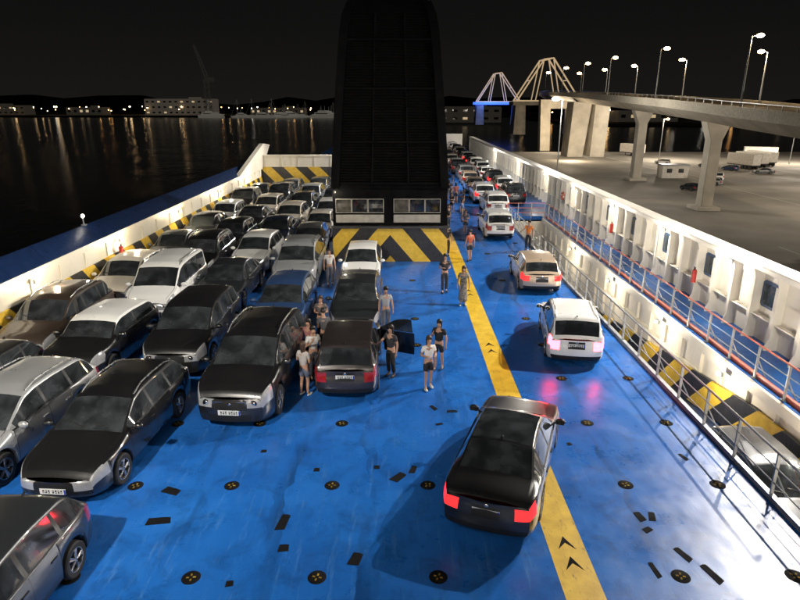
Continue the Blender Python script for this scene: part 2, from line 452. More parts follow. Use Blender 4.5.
    m=MB(); db=(T['bl'][0]-.03)*L; m.prism([(Y(db)+.09,ztop(db)-.01),(Y(db)-.06,ztop(db)+.0),(Y(db)-.05,ztop(db)+.045)],'x',-.012,.012)
    T['fin']=m.mesh('antenna_fin',[M_TRIM])
    if T.get('rails'):
        m=MB()
        x=T['rw']*hw*.93
        ds=[T['ws'][1]*L+.15+k*(T['bl'][0]*L-.25-T['ws'][1]*L)/5 for k in range(6)]
        pts=[(x,Y(d),ztop(d)+(.035 if 0<k<5 else -.03)) for k,d in enumerate(ds)]
        for a,b in zip(pts,pts[1:]): m.cyl(a,b,.017,.017,8)
        m.cyl((x,pts[2][1],pts[2][2]-.07),pts[2],.012,.012,6)
        T['rail']=m.mesh('roof_rail',[M_ALLOY])
    m=MB(); prof=[(r*.66,-.10),(r*.90,-.108),(r*.98,-.09),(r,-.05),(r,.05),(r*.98,.09),(r*.90,.108),(r*.66,.10)]
    n=28; vs=[];fs=[]
    for k in range(n):
        t=2*math.pi*k/n
        for q,x in prof: vs.append((x,q*math.cos(t),q*math.sin(t)))
    pn=len(prof)
    for k in range(n):
        for q in range(pn-1):
            a=k*pn+q; b=((k+1)%n)*pn+q; fs.append((a,b,b+1,a+1))
    m.add(vs,fs); T['tyre']=m.mesh('tyre',[M_RUB])
    m=MB(); m.cyl((.02,0,0),(.035,0,0),r*.64,r*.64,24,1)
    vs=[];fs=[]
    pr=[(r*.67,.10),(r*.62,.098),(r*.60,.06),(r*.60,.035)]
    for k in range(n):
        t=2*math.pi*k/n
        for q,x in pr: vs.append((x,q*math.cos(t),q*math.sin(t)))
    for k in range(n):
        for q in range(3):
            a=k*4+q; b=((k+1)%n)*4+q; fs.append((a,b,b+1,a+1))
    m.add(vs,fs,0)
    for k in range(5):
        for o in(-.13,.13):
            t=2*math.pi*k/5
            m.cyl((.085,r*.10*math.cos(t),r*.10*math.sin(t)),(.075,r*.61*math.cos(t+o),r*.61*math.sin(t+o)),.024,.018,6,0)
    m.cyl((.05,0,0),(.097,0,0),r*.15,r*.11,12,0)
    T['rim']=m.mesh('rim',[M_ALLOY,M_TRIM])
for k,T in CT.items(): build_type(k,T)
GCAR='cars parked in rows on the ferry deck'
def car(kind,color,x,yc,rz,label,group=GCAR,roof=None,panel=None,z=0,lit=False,detail=True,open_door=False,rails=None,sc=1.0,zs=1.0):
    T=CT[kind]; L,W,H=T['L'],T['W'],T['H']; p=PM[color]
    e=empty('parked_car',(x,yc,z),rz,label=label,category='car' if kind!='van' else 'van')
    e.scale=(sc,sc,sc*zs)
    if group: e['group']=group
    for kn,ks,me in T['parts']:
        m0=p if kn in('body','door','bonnet','roof','roof_panel') else None
        if kn=='roof_panel' and panel=='glass': m0=M_GLASS
        elif kn in('roof','roof_panel') and roof: m0=PM[roof]
        if kn=='taillight' and lit: m0=M_TLDIM if lit=='dim' else M_TLON
        if open_door and kn=='door' and ks=='right0':
            q=inst(kn,me,e,mat0=M_TRIM)  # dark panel closes the doorway, standing in for the unlit interior
            hy=L/2-T['door0'][0]; hx=T['wid'](T['door0'][0])*.98
            o=inst('open_door',me,e,mat0=PM['black']); a=R(66)
            o.location=(hx-hx*math.cos(a)+hy*math.sin(a),hy-hx*math.sin(a)-hy*math.cos(a),0); o.rotation_euler=(0,0,a)
            for k2,s2,m2 in T['parts']:
                if k2=='side_window' and s2=='right0':
                    g=inst('door_window',m2,o)
            continue
        inst(kn,me,e,mat0=m0)
    if detail:
        inst('grille_bar',T['gr'],e); inst('emblem',T['badge'],e); inst('antenna_fin',T['fin'],e)
        zp=.42 if H<1.6 else .50
        inst('license_plate',T['plate'],e,(0,L/2+.135,zp),(0,0,0))
        inst('license_plate',T['plate'],e,(0,-L/2-(.085),.70 if H<1.55 else .78),(0,0,math.pi))
        inst('wiper',T['wip'],e)
        dm=T['door0'][0]+.14; bz=T['belt'][0]+.05
        for sg in(1,-1):
            rx_,ry_,rz_=T['reflp']; inst('lamp_reflector',T['refl'],e,(sg*rx_,ry_+.02,rz_))
            inst('belt_strip',T['strip'],e,sc=(sg,1,1))
            inst('side_mirror',T['mir'],e,(sg*(W/2+.085),L/2-dm,bz+.04),(0,0,0),mat0=p,sc=(sg,1,1))
            for q in range(len(T['door0'])-1):
                inst('door_handle',T['hand'],e,(sg*(W/2*1.0),L/2-T['door0'][q+1]+.17,T['belt'][0]-.13),mat0=p)
            if T.get('rails') and rails is not False: 
                inst('roof_rail',T['rail'],e,sc=(sg,1,1))
    for sg in(1,-1):
        for a in T['ax']:
            wh=empty('wheel',(sg*(W/2-.105),L/2-a,T['r'])); wh.parent=e
            if sg<0: wh.rotation_euler=(0,0,math.pi)
            inst('tyre',T['tyre'],wh); inst('rim',T['rim'],wh)
    return e
def cF(kind,color,x,yf,label,rz=0,sc=1.04,**k):
    L=CT[kind]['L']*sc; return car(kind,color,x,yf+L/2,math.pi+rz,label,sc=sc,**k)
def cR(kind,color,x,yr,label,rz=0,sc=1.0,**k):
    L=CT[kind]['L']*sc; return car(kind,color,x,yr+L/2,rz,label,sc=sc,**k)
# lane A
cR('tall_hatchback','plum',-1.5,15.5,'dark plum minivan with its passenger door open beside people',open_door=True,sc=1.02,rails=False)
cF('hatchback','charcoal',-1.6,20.5,'charcoal hatchback parked behind the plum minivan',sc=1.08)
cF('hatchback','white',-1.75,26.6,'white hatchback parked in front of the striped funnel base',sc=1.04)
# lane B
cF('suv','black',-4.15,13.9,'black SUV with chrome grille beside a group of people',sc=1.12,rz=R(-4),zs=1.05)
cF('hatchback','blue',-4.4,20.2,'blue hatchback hemmed in behind the black SUV',sc=1.1)
cF('suv','silver',-4.75,25.9,'silver SUV parked beside the funnel base',sc=1.1)
for y,k,c,t in((31.9,'hatchback','grey','grey hatchback parked alongside the funnel'),(36.6,'sedan','cream','cream saloon parked alongside the funnel'),(41.9,'hatchback','white','white hatchback parked alongside the funnel'),(46.6,'suv','charcoal','charcoal SUV parked alongside the funnel'),(51.7,'hatchback','white','white hatchback near the striped end wall')): cF(k,c,-5.05,y,t)
# lane C
cF('hatchback','charcoal',-6.75,5.35,'charcoal hatchback at the head of its lane',rz=R(-2))
cF('estate_car','black',-7.0,10.8,'black estate car with chrome grille',rz=R(-4),sc=1.08)
cF('suv','black',-6.95,16.9,'black SUV parked behind the black estate car',rails=False,sc=1.10)
for y,k,c,t in((23.0,'sedan','charcoal','charcoal saloon parked in the middle lane'),(28.9,'hatchback','white','white hatchback parked in the middle lane'),(33.9,'sedan','navy','dark blue saloon parked in the middle lane'),(39.4,'hatchback','cream','cream hatchback parked in the middle lane'),(44.4,'estate_car','black','black estate car parked in the middle lane'),(49.9,'hatchback','silver','silver hatchback parked in the middle lane'),(55.0,'hatchback','charcoal','charcoal hatchback by the striped end wall')): cF(k,c,-7.4,y,t,rz=R(random.uniform(-2,2)),sc=1.1)
# lane D
cF('estate_car','silver',-9.6,10.8,'silver estate car with roof rails and dark windows',rz=R(-5),sc=1.08,zs=1.05)
cF('mini_car','black',-9.7,16.4,'small black hatchback with a white roof',roof='white',sc=1.12,rz=R(-4),zs=1.06)
cF('van','white',-9.7,22.0,'white passenger van with roof rails',sc=1.10)
for y,k,c,t in((27.5,'suv','black','black SUV parked behind the white van'),(33.0,'hatchback','charcoal','charcoal hatchback parked between other cars'),(38.0,'sedan','black','black saloon parked between other cars'),(43.5,'hatchback','cream','cream hatchback parked between other cars'),(48.4,'suv','charcoal','charcoal SUV parked between other cars'),(53.7,'hatchback','grey','grey hatchback by the striped end wall')): cF(k,c,-9.8,y,t,rz=R(random.uniform(-2,2)),sc=1.09)
# lane E
cF('hatchback','black',-11.75,12.9,'black hatchback parked tight against the bulwark')
cF('suv','brown',-12.1,17.8,'dark brown SUV with roof rails beside the bulwark',sc=1.08)
cF('hatchback','cream',-12.1,23.8,'cream white hatchback beside the striped bulwark',sc=1.12)
for y,k,c,t in((29.6,'sedan','grey','grey saloon beside the striped bulwark'),(35.2,'hatchback','charcoal','charcoal hatchback beside the striped bulwark'),(40.3,'hatchback','white','white hatchback beside the striped bulwark'),(45.3,'suv','black','black SUV beside the striped bulwark'),(50.8,'sedan','charcoal','charcoal saloon beside the striped bulwark')): cF(k,c,-12.1,y,t,rz=R(random.uniform(-2,2)),sc=1.08)
# right side
G2='cars driving up the open deck lane'
car('sedan','black',2.52,11.95,R(-20),'black saloon with dark glass roof crossing the yellow line',group=G2,panel='glass',sc=1.03,zs=1.04,lit='dim')
cR('tall_hatchback','white',6.05,17.8,'tall white hatchback with its red tail lamps lit',group=G2,lit=True,rz=R(-9))
cR('hatchback','beige',6.5,25.6,'beige hatchback with its tail lamps lit',group=G2,lit='dim',rz=R(-3),sc=1.05)
cR('tall_hatchback','white',6.4,37.0,'white hatchback driving away past the deck opening',group=G2,sc=1.03)
ft=['hatchback','suv','sedan','tall_hatchback','tall_hatchback','suv','hatchback']
fc=['white','black','silver','charcoal','white','black','cream','grey','beige','white','charcoal']
random.seed(3)
for lx in(7.6,10.2,12.0):
    y=50+random.uniform(0,2) if lx>8 else 45.5
    if lx==12.0: lx=4.9; y=70
    while y<118:
        k=random.choice(ft); c=random.choice(fc)
        if lx>10 and y<52: k,c='suv','charcoal'
        cR(k,c,lx+random.uniform(-.2,.2),y,f'{c} {k.replace("_"," ")} queued on the crowded far deck',group='cars queued on the far deck',detail=y<70,lit='dim' if random.random()<.3 else False)
        y+=CT[k]['L']+random.uniform(.7,1.8)
# ---------------------------------------------------------------- ferry setting
m=MB(); m.box((-2.6,60,-.15),(21.6,140,.3)); m.obj('deck',M_DECK,kind='structure',smooth=False)
m=MB(); m.box((10.65,87.9,-.15),(4.9,84.2,.3)); m.obj('deck',M_DECK,kind='structure',smooth=False)
m=MB(); m.box((12.05,17.9,-.15),(2.1,55.7,.3)); m.obj('walkway',M_DECK,kind='structure',smooth=False)
m=MB()
m.box((3.24,20,.002),(.70,60,.004)); m.obj('painted_line',M_YEL,kind='structure',smooth=False)
m=MB()
m.box((3.24,80,.002),(.5,60,.004)); m.obj('painted_line',M_YEL,kind='structure',smooth=False)
m=MB()
for yy in(8.9,9.45,14.9,15.5,19.0,19.6,25.5,26.1):
    m.prism([(3.24-.17,yy),(3.24,yy+.18),(3.24+.17,yy),(3.24,yy+.36)],'z',.004,.008)
m.obj('painted_arrow_marks',M_MATT,kind='structure',smooth=False)
m=MB(); m.box((8.05,20,.06),(.12,51,.12)); m.obj('deck_edge_coaming',M_GREY,kind='structure')
m=MB(); m.box((8.12,18,-3.6),(.1,54,6.6)); m.obj('well_wall',M_WHITE2,kind='structure')
m=MB(); m.box((11.12,18,-3.6),(.1,54,6.6))
for k in range(36):
    m.box((11.02,-7+k*1.5,-1.6),(.14,.06,2.6))
m.box((10.98,18,-.18),(.2,54,.34)); m.box((10.98,18,-1.25),(.22,54,.06))
m.obj('well_wall',M_WHITE2,kind='structure')
rp=[(-8,-1.35),(8,-1.4),(16.7,-2.0),(27.5,-3.4),(40,-5.1),(45,-5.8)]
m=MB(); m.prism(rp+[(y,z-.3) for y,z in reversed(rp)],'x',8.2,11.05); m.obj('ramp',plain('ramp_paint',(.02,.05,.14),.5),kind='structure')
hp=[(-6,-.42),(8,-.42),(16.7,-.72),(27.5,-2.1),(40,-3.75),(45,-4.4)]
m=MB(); m.prism(hp+[(y,z+.05) for y,z in reversed(rp[1:])]+[(-6,-1.3)],'x',10.84,10.93); m.obj('ramp_hazard_board',M_HZR,label='black and yellow striped board along the ramp wall',category='hazard board')
m=MB(); m.box((9.6,45.2,-3.6),(3,.1,6.6)); m.obj('well_wall',M_WHITE2,kind='structure')
cF('hatchback','charcoal',9.5,11.2,'dark car on the ramp below the deck edge',group=None,z=-1.85,sc=1.0)
def railing(x,y0,y1,h,mats,label,step=1.5,rails=(.4,.75,1.1),topi=1):
    e=empty('deck_railing',(x,y0,0),label=label,category='railing')
    n=int((y1-y0)/step)
    pm=MB(); pm.box((0,0,h/2),(.07,.04,h)); pm.box((0,0,.03),(.16,.14,.02)); pm.cyl((0,0,h*.6),(.35,0,.02),.02,.02,6)
    me=pm.mesh('railing_post',[mats[0]])
    for k in range(n+1): inst('railing_post',me,e,(0,k*step,0))
    for i,z in enumerate(rails):
        q=MB(); q.cyl((0,0,z),(0,y1-y0,z),.028 if i==len(rails)-1 else .016,None,8)
        q.obj('rail',mats[topi] if i==len(rails)-1 else mats[0],parent=e)
    return e
railing(8.05,-4,44.5,1.1,[M_GREY,M_GREY],'grey steel railing along the edge of the deck opening')
railing(11.1,-4,44.5,1.1,[M_GREY,M_ORAIL],'railing with orange-red top rail beside the walkway',rails=(.4,.75,1.1))
q=MB(); q.box((11.2,18,.07),(.1,54,.14)); q.obj('walkway_kerb',M_ORAIL,kind='structure')
e=empty('deck_railing',(8.05,45,0),label='short railing across the end of the deck opening',category='railing')
q=MB()
for z in(.4,.75,1.1): q.cyl((0,0,z),(3,0,z),.02,None,8)
q.obj('rail',M_ORAIL,parent=e)
q=MB(); q.box((0,0,.55),(.06,.05,1.1)); me=q.mesh('railing_post',[M_GREY])
for k in range(4): inst('railing_post',me,e,(k*1.0,0,0))
# right bulwark
e=empty('ship_bulwark',(13,0,0),label='white steel bulwark with ribs and framed openings',category='bulwark')
q=MB(); q.box((.15,51,1.35),(.12,118,2.7)); q.obj('wall_plate',M_WHITE,parent=e)
q=MB(); q.box((.0,51,2.76),(.75,118,.10)); q.box((-.36,51,2.68),(.05,118,.18)); q.box((.0,51,.92),(.30,118,.05)); q.obj('top_flange',M_WHITE,parent=e,bevel=.02)
rm=MB(); rm.prism([(.09,0),(-.36,0),(-.36,.12),(-.24,.4),(-.24,2.3),(-.35,2.66),(.09,2.66)],'y',-.02,.02); rm.box((-.25,0,1.35),(.03,.16,1.8)); rib=rm.mesh('rib',[M_WHITE],smooth=False)
for k in range(84): inst('rib',rib,e,(0,-6+k*1.4,0))
om=MB(); om.prism([(-.52,1.25),(.52,1.25),(.60,1.33),(.60,2.12),(.52,2.2),(-.52,2.2),(-.60,2.12),(-.60,1.33)],'x',.05,.085,0)
om.prism([(-.42,1.36),(.42,1.36),(.48,1.43),(.48,2.02),(.42,2.09),(-.42,2.09),(-.48,2.02),(-.48,1.43)],'x',.035,.05,1)
ope=om.mesh('framed_opening',[plain('frame_blue',(.02,.06,.16),.4),plain('opening_dark',(.012,.03,.05),.15)],smooth=False)
for k in range(26): inst('framed_opening',ope,e,(0,-6+.7+k*4.2+4.2,0))
q=MB(); q.box((1.0,51,-4.2),(.2,118,9.6)); q.obj('hull_plate',M_BLUEW,parent=e)
def hosebox(x,y,z):
    e=empty('fire_extinguisher',(x,y,z),label='red fire extinguisher hung on the bulwark',category='fire extinguisher')
    q=MB(); q.cyl((0,0,0),(0,0,.5),.10,.10,14); q.sphere((0,0,.5),(.10,.10,.07)); q.obj('cylinder_tank',M_RED,parent=e)
    q=MB(); q.cyl((0,0,.52),(0,0,.64),.025,.025,8); q.box((0,.05,.64),(.03,.16,.03)); q.cyl((0,.08,.6),(0,.13,.2),.014,.014,6); q.obj('valve',M_TRIM,parent=e)
hosebox(12.62,24.6,.9); hosebox(12.62,35.0,.9); hosebox(-13.1,27.8,1.2)
def lifebuoy(x,y,z):
    e=empty('lifebuoy',(x,y,z),label='orange and white lifebuoy hung on the bulwark',category='lifebuoy')
    q=MB(); vs=[]
    for i in range(24):
        t=2*math.pi*i/24
        for j in range(8):
            p=2*math.pi*j/8; rr=.28+.07*math.cos(p); vs.append((.07*math.sin(p),rr*math.cos(t),rr*math.sin(t)))
    for i in range(24):
        for j in range(8): q.f.append((i*8+j,((i+1)%24)*8+j,((i+1)%24)*8+(j+1)%8,i*8+(j+1)%8)); q.m.append(1 if i%6==0 else 0)
    q.v=vs; q.obj('ring',[M_ORAIL,M_WHITE],parent=e)
lifebuoy(12.62,46.1,1.5)
# left bulwark
e=empty('ship_bulwark',(-13.35,0,0),label='cream bulwark with hazard stripes and sloping blue cap',category='bulwark')
q=MB(); q.box((-.12,27,1.15),(.12,66,2.3)); 
for k in range(33): q.box((-.03,-5+k*2,1.88),(.06,.05,.80))
q.obj('wall_plate',M_WHITE2,parent=e)
q=MB(); q.box((-.02,27,.76),(.07,66,1.36)); q.obj('hazard_stripe_band',M_HZL,parent=e)
q=MB(); q.prism([(-.35,2.22),(.04,2.25),(.04,2.38),(-.95,2.85),(-1.1,2.85),(-1.1,-9),(-.95,-9),(-.95,2.2)],'y',-6,60); q.obj('blue_cap',M_BLUEW,parent=e)
q=MB(); q.box((.06,27,2.28),(.05,66,.26)); q.obj('cap_edge',M_WHITE2,parent=e)
q=MB(); q.prism([(50,2.2),(60,2.2),(64,4.2),(61,4.5)],'x',-.3,.1); q.obj('end_bracket',M_WHITE2,parent=e)
e=empty('end_wall',(-9,60.5,0),label='cream end wall with hazard stripes behind the parked cars',category='wall')
q=MB(); q.box((0,0,1.7),(9.5,.15,3.4)); q.box((0,-.1,3.4),(9.6,.4,.12)); 
for k in range(6): q.box((-4+k*1.6,-.12,2.85),(.06,.12,1.1))
q.obj('wall_plate',M_WHITE2,parent=e)
q=MB(); q.box((0,-.11,1.15),(9.5,.06,2.3)); q.obj('hazard_stripe_band',hazard('hazard_end',0,.42,1.0),parent=e)
q=MB(); q.box((5,130,1.2),(17,.3,2.4)); q.obj('stern_wall',M_WHITE,label='white wall at the end of the far deck',category='wall')
q=MB(); q.box((-2.6,62,-5),(21.8,135,9)); q.obj('hull_block',M_BLUEW,kind='structure')
# forward superstructure behind the viewpoint
e=empty('ship_superstructure',(0,-9,0),label='white ship superstructure with glowing strips added for car reflections',category='ship superstructure')
q=MB(); q.box((0,-.5,7.5),(28,1,15)); q.box((0,.6,5.6),(28,1.2,.2)); q.box((0,.6,11.2),(28,1.2,.2)); q.obj('wall',M_WHITE,parent=e)
q=MB(); q.box((0,0,0),(1.3,.06,.9)); wm=q.mesh('window',[M_GLASS])
q=MB(); q.box((0,0,0),(1.6,.14,.14)); sl=q.mesh('reflection_strip',[emis('reflection_strip_glow',(1,.92,.8),34)])  # glowing strips added so bonnets and windscreens catch streaks
for k in range(12):
    for z in(3.3,8.6,13.2): inst('window',wm,e,(-12.1+k*2.2,.03,z))
for k in range(9):
    for z in(5.42,11.02,14.8): inst('reflection_strip',sl,e,(-12+k*3,.9,z))
# ---------------------------------------------------------------- funnel
FY=31.7
e=empty('ship_funnel',(-.42,FY,0),label='tall black louvred funnel on a striped deckhouse',category='ship funnel')
q=MB(); q.box((0,3,.93),(6.15,6,1.86)); q.obj('striped_base',M_HZF,parent=e)
q=MB(); q.box((0,-.03,1.9),(6.25,.25,.10)); q.obj('ledge',M_DGREY,parent=e)
q=MB(); q.box((0,3.3,2.95),(6.1,5.4,2.0)); q.obj('deckhouse_core',M_BLACK,parent=e)
q=MB()
wx=[(-2.86,-2.08),(-2.0,-1.22),(-1.14,-.36),(.22,.98),(1.06,1.82),(1.90,2.66)]
q.box((0,.36,2.3),(6.1,.3,.7)); q.box((0,.36,3.66),(6.1,.3,.62))
ed=[-3.05]+[a for p in wx for a in p]+[3.05]
for i in range(0,len(ed),2): q.box(((ed[i]+ed[i+1])/2,.36,3.0),(ed[i+1]-ed[i],.3,.70))
q.obj('window_wall',M_BLACK,parent=e)
MFR=plain('cream_window_frame',(.34,.32,.28),.5); MLIT=plain('lit_cabin_glass',(.07,.065,.055),.1,emit=(1,.85,.6),es=.03,var=.5)
for i,(a,b) in enumerate(wx):
    w_=empty('window',((a+b)/2,.2,3.0)); w_.parent=e
    q=MB(); q.box((0,.26,0),(b-a,.03,.70)); q.obj('pane',MLIT if i in(0,3) else M_GLASS,parent=w_)
    q=MB(); 
    for zz in(-.36,.36): q.box((0,-.01,zz),(b-a+.06,.03,.03))
    for xx in(-1,1): q.box((xx*((b-a)/2+.015),-.01,0),(.03,.03,.69))
    q.obj('frame',MFR,parent=w_)
q=MB(); q.box((-1.61,.19,2.32),(2.56,.03,.42)); q.obj('pale_panel',MFR,parent=e)
q=MB(); q.box((1.44,.19,2.32),(2.5,.03,.42)); q.obj('pale_panel',MFR,parent=e)
q=MB()
zs=[3.95,6,8,10,11.6,12.4,13.0,13.5,13.9]; ws_=[3.12,2.98,2.83,2.66,2.50,2.36,2.1,1.65,1.0]; yo=[.1,.25,.45,.65,.85,1.0,1.2,1.5,1.9]
vs=[];fs=[]
for z,ww_,y in zip(zs,ws_,yo): vs+=[(-ww_,y+.25,z),(-ww_*.94,y,z),(ww_*.94,y,z),(ww_,y+.25,z),(ww_*.8,7,z),(-ww_*.8,7,z)]
for k in range(len(zs)-1):
    for i in range(6):
        a=k*6+i; b=k*6+(i+1)%6; fs.append((a,b,b+6,a+6))
fs.append(tuple(range(5,-1,-1))); fs.append(tuple(range(len(vs)-6,len(vs))))
q.add(vs,fs); q.obj('stack_casing',M_BLACK,parent=e)
def fl(z,arr): return interp(list(zip(zs,arr)),z)
for sg in(-1,1):
    q=MB()
    vv=[];ff=[]
    for z in zs[:7]:
        w2=fl(z,ws_); y2=fl(z,yo)
        vv+=[(sg*w2*.99,y2-.22,z),(sg*(w2*.99-.42),y2-.22,z),(sg*(w2*.99-.42),y2+.1,z),(sg*w2*.99,y2+.2,z)]
    for k in range(6):
        for i in range(4): a=k*4+i; b=k*4+(i+1)%4; ff.append((a,b,b+4,a+4))
    ff+=[(0,1,2,3),(24,25,26,27)]
    q.add(vv,ff); q.cyl((sg*.95,fl(4,yo)-.1,4.2),(sg*.72,fl(12.4,yo)-.1,12.4),.07,.07,4)
    q.obj('casing_frame',M_BLACK,parent=e)
for k in range(60):
    z=4.3+k*.138; w2=fl(z,ws_)*.90-.2
    q=MB(); q.box((0,fl(z,yo)-.05,z),(2*w2,.11,.015),rx=R(-38)); q.obj('louvre_slat',M_BLACK2,parent=e)
for z in(4.2,6.3,8.9,11.2):
    q=MB(); q.box((0,fl(z,yo)-.10,z),(2*fl(z,ws_)*.86,.1,.10)); q.obj('cross_beam',M_BLACK,parent=e)
q=MB(); q.cyl((-.15,2.4,13.3),(-.15,2.4,15.0),.75,.7,18); q.cyl((-.15,2.4,14.2),(-.15,2.4,14.4),.95,.95,18); q.obj('exhaust_cap',M_GREY,parent=e)
# ---------------------------------------------------------------- deck sockets and pads
sm=MB()
sm.cyl((0,0,0),(0,0,.006),.17,.16,20,0)
for k in range(4):
    t=k*math.pi/2+.5; sm.box((math.cos(t)*.06,math.sin(t)*.06,.0075),(.05,.03,.005),1,rz=t)
sm.cyl((0,0,.006),(0,0,.011),.03,.03,10,0)
sock=sm.mesh('deck_socket',[M_MATT,plain('worn_yellow',(.30,.20,.03),.8,nscale=12,var=.45,spec=.1)])
random.seed(4)
for j in range(14):
    for x in(-8.1,-5.9,-3.7,-1.5,.7,5.1,7.2):
        y=8.75+j*2.75
        if y>31 and -4<x<3: continue
        if j>0 and random.random()<.4: continue
        o=bpy.data.objects.new('lashing_socket',sock); COL.objects.link(o); o.location=(x+random.uniform(-.04,.04),y,.001); o.rotation_euler=(0,0,random.uniform(0,3))
        o['label']='round worn yellow and black lashing socket in the deck'; o['category']='deck socket'; o['group']='lashing sockets in the deck'
pads=[(-4.9,10.3,.5,.22,.1),(-5.0,11.3,.42,.22,-.4),(-2.35,10.25,.2,.5,-.15),(-.8,9.2,.22,.34,-.3),(-2.2,9.5,.2,.2,0),(.0,11.8,.22,.4,-.7),(-.5,12.2,.14,.14,0),(.35,12.1,.14,.3,-.3),(1.5,14.9,.3,.12,0),(1.0,15.1,.12,.3,.5),(5.0,10.4,.16,.3,.2),(5.25,10.4,.14,.3,-.3),(5.0,10.0,.2,.14,.5),(5.4,9.3,.14,.4,.4),(-1.9,12.1,.14,.14,0),(-3.3,12.9,.14,.12,0),(1.1,14.2,.2,.1,.3),(5.7,8.8,.15,.5,.3),(4.7,8.9,.1,.4,.1),(-3.0,8.6,.14,.14,.1),(4.3,13.2,.12,.12,.3),(6.9,12.6,.1,.3,.3)]
for x,y,a,b,r in pads:
    q=MB(); q.prism([(-a/2,-b/2),(a/2,-b/2*.8),(a/2*.85,b/2*.9),(a*.1,b/2),(-a/2*.9,b/2*.93)],'z',0,.008)
    o=q.obj('rubber_pad',M_MATT,smooth=False,label='black rubber anti-slip pad stuck to the blue deck',category='rubber pad',group='rubber pads on the deck'); o.location=(x,y,.001); o.rotation_euler=(0,0,r)
# ---------------------------------------------------------------- people
PEND=[]
def skin(name,pts,edges,mat,parent,root=0,lvl=1):
    me=bpy.data.meshes.new(name); me.from_pydata([p[0] for p in pts],edges,[])
    o=bpy.data.objects.new(name,me); COL.objects.link(o); o.parent=parent
    md=o.modifiers.new('Skin','SKIN'); md.use_smooth_shade=True
    o.modifiers.new('Sub','SUBSURF').levels=lvl
    for i,p in enumerate(pts):
        r=p[1]; r=r if isinstance(r,tuple) else (r,r)
        me.skin_vertices[0].data[i].radius=r
        me.skin_vertices[0].data[i].use_root=(i==root)
    PEND.append((o,mat)); return o
M_SKIN=plain('skin',(.42,.24,.16),.5,var=.08)
HAIRM={'dark':plain('hair_dark',(.012,.008,.006),.5),'brown':plain('hair_brown',(.05,.028,.015),.5),'blond':plain('hair_blond',(.28,.18,.08),.5)}
def cloth(c,pat=False):
    if pat:
        if 'patterned_cloth' in MC: return MC['patterned_cloth']
        m,nt,b=nt_new('patterned_cloth')
        nt.links.new(ramp(nt,noise(nt,16,3),[(.42,(.06,.06,.06)),(.5,(.32,.31,.28)),(.58,(.12,.10,.09))]),b.inputs['Base Color']); b.inputs['Roughness'].default_value=.85
        MC['patterned_cloth']=m; return m
    return plain('cloth_%d_%d_%d'%tuple(int(x*100) for x in c),c,.85,var=.12,bmp=.3,nscale=6)
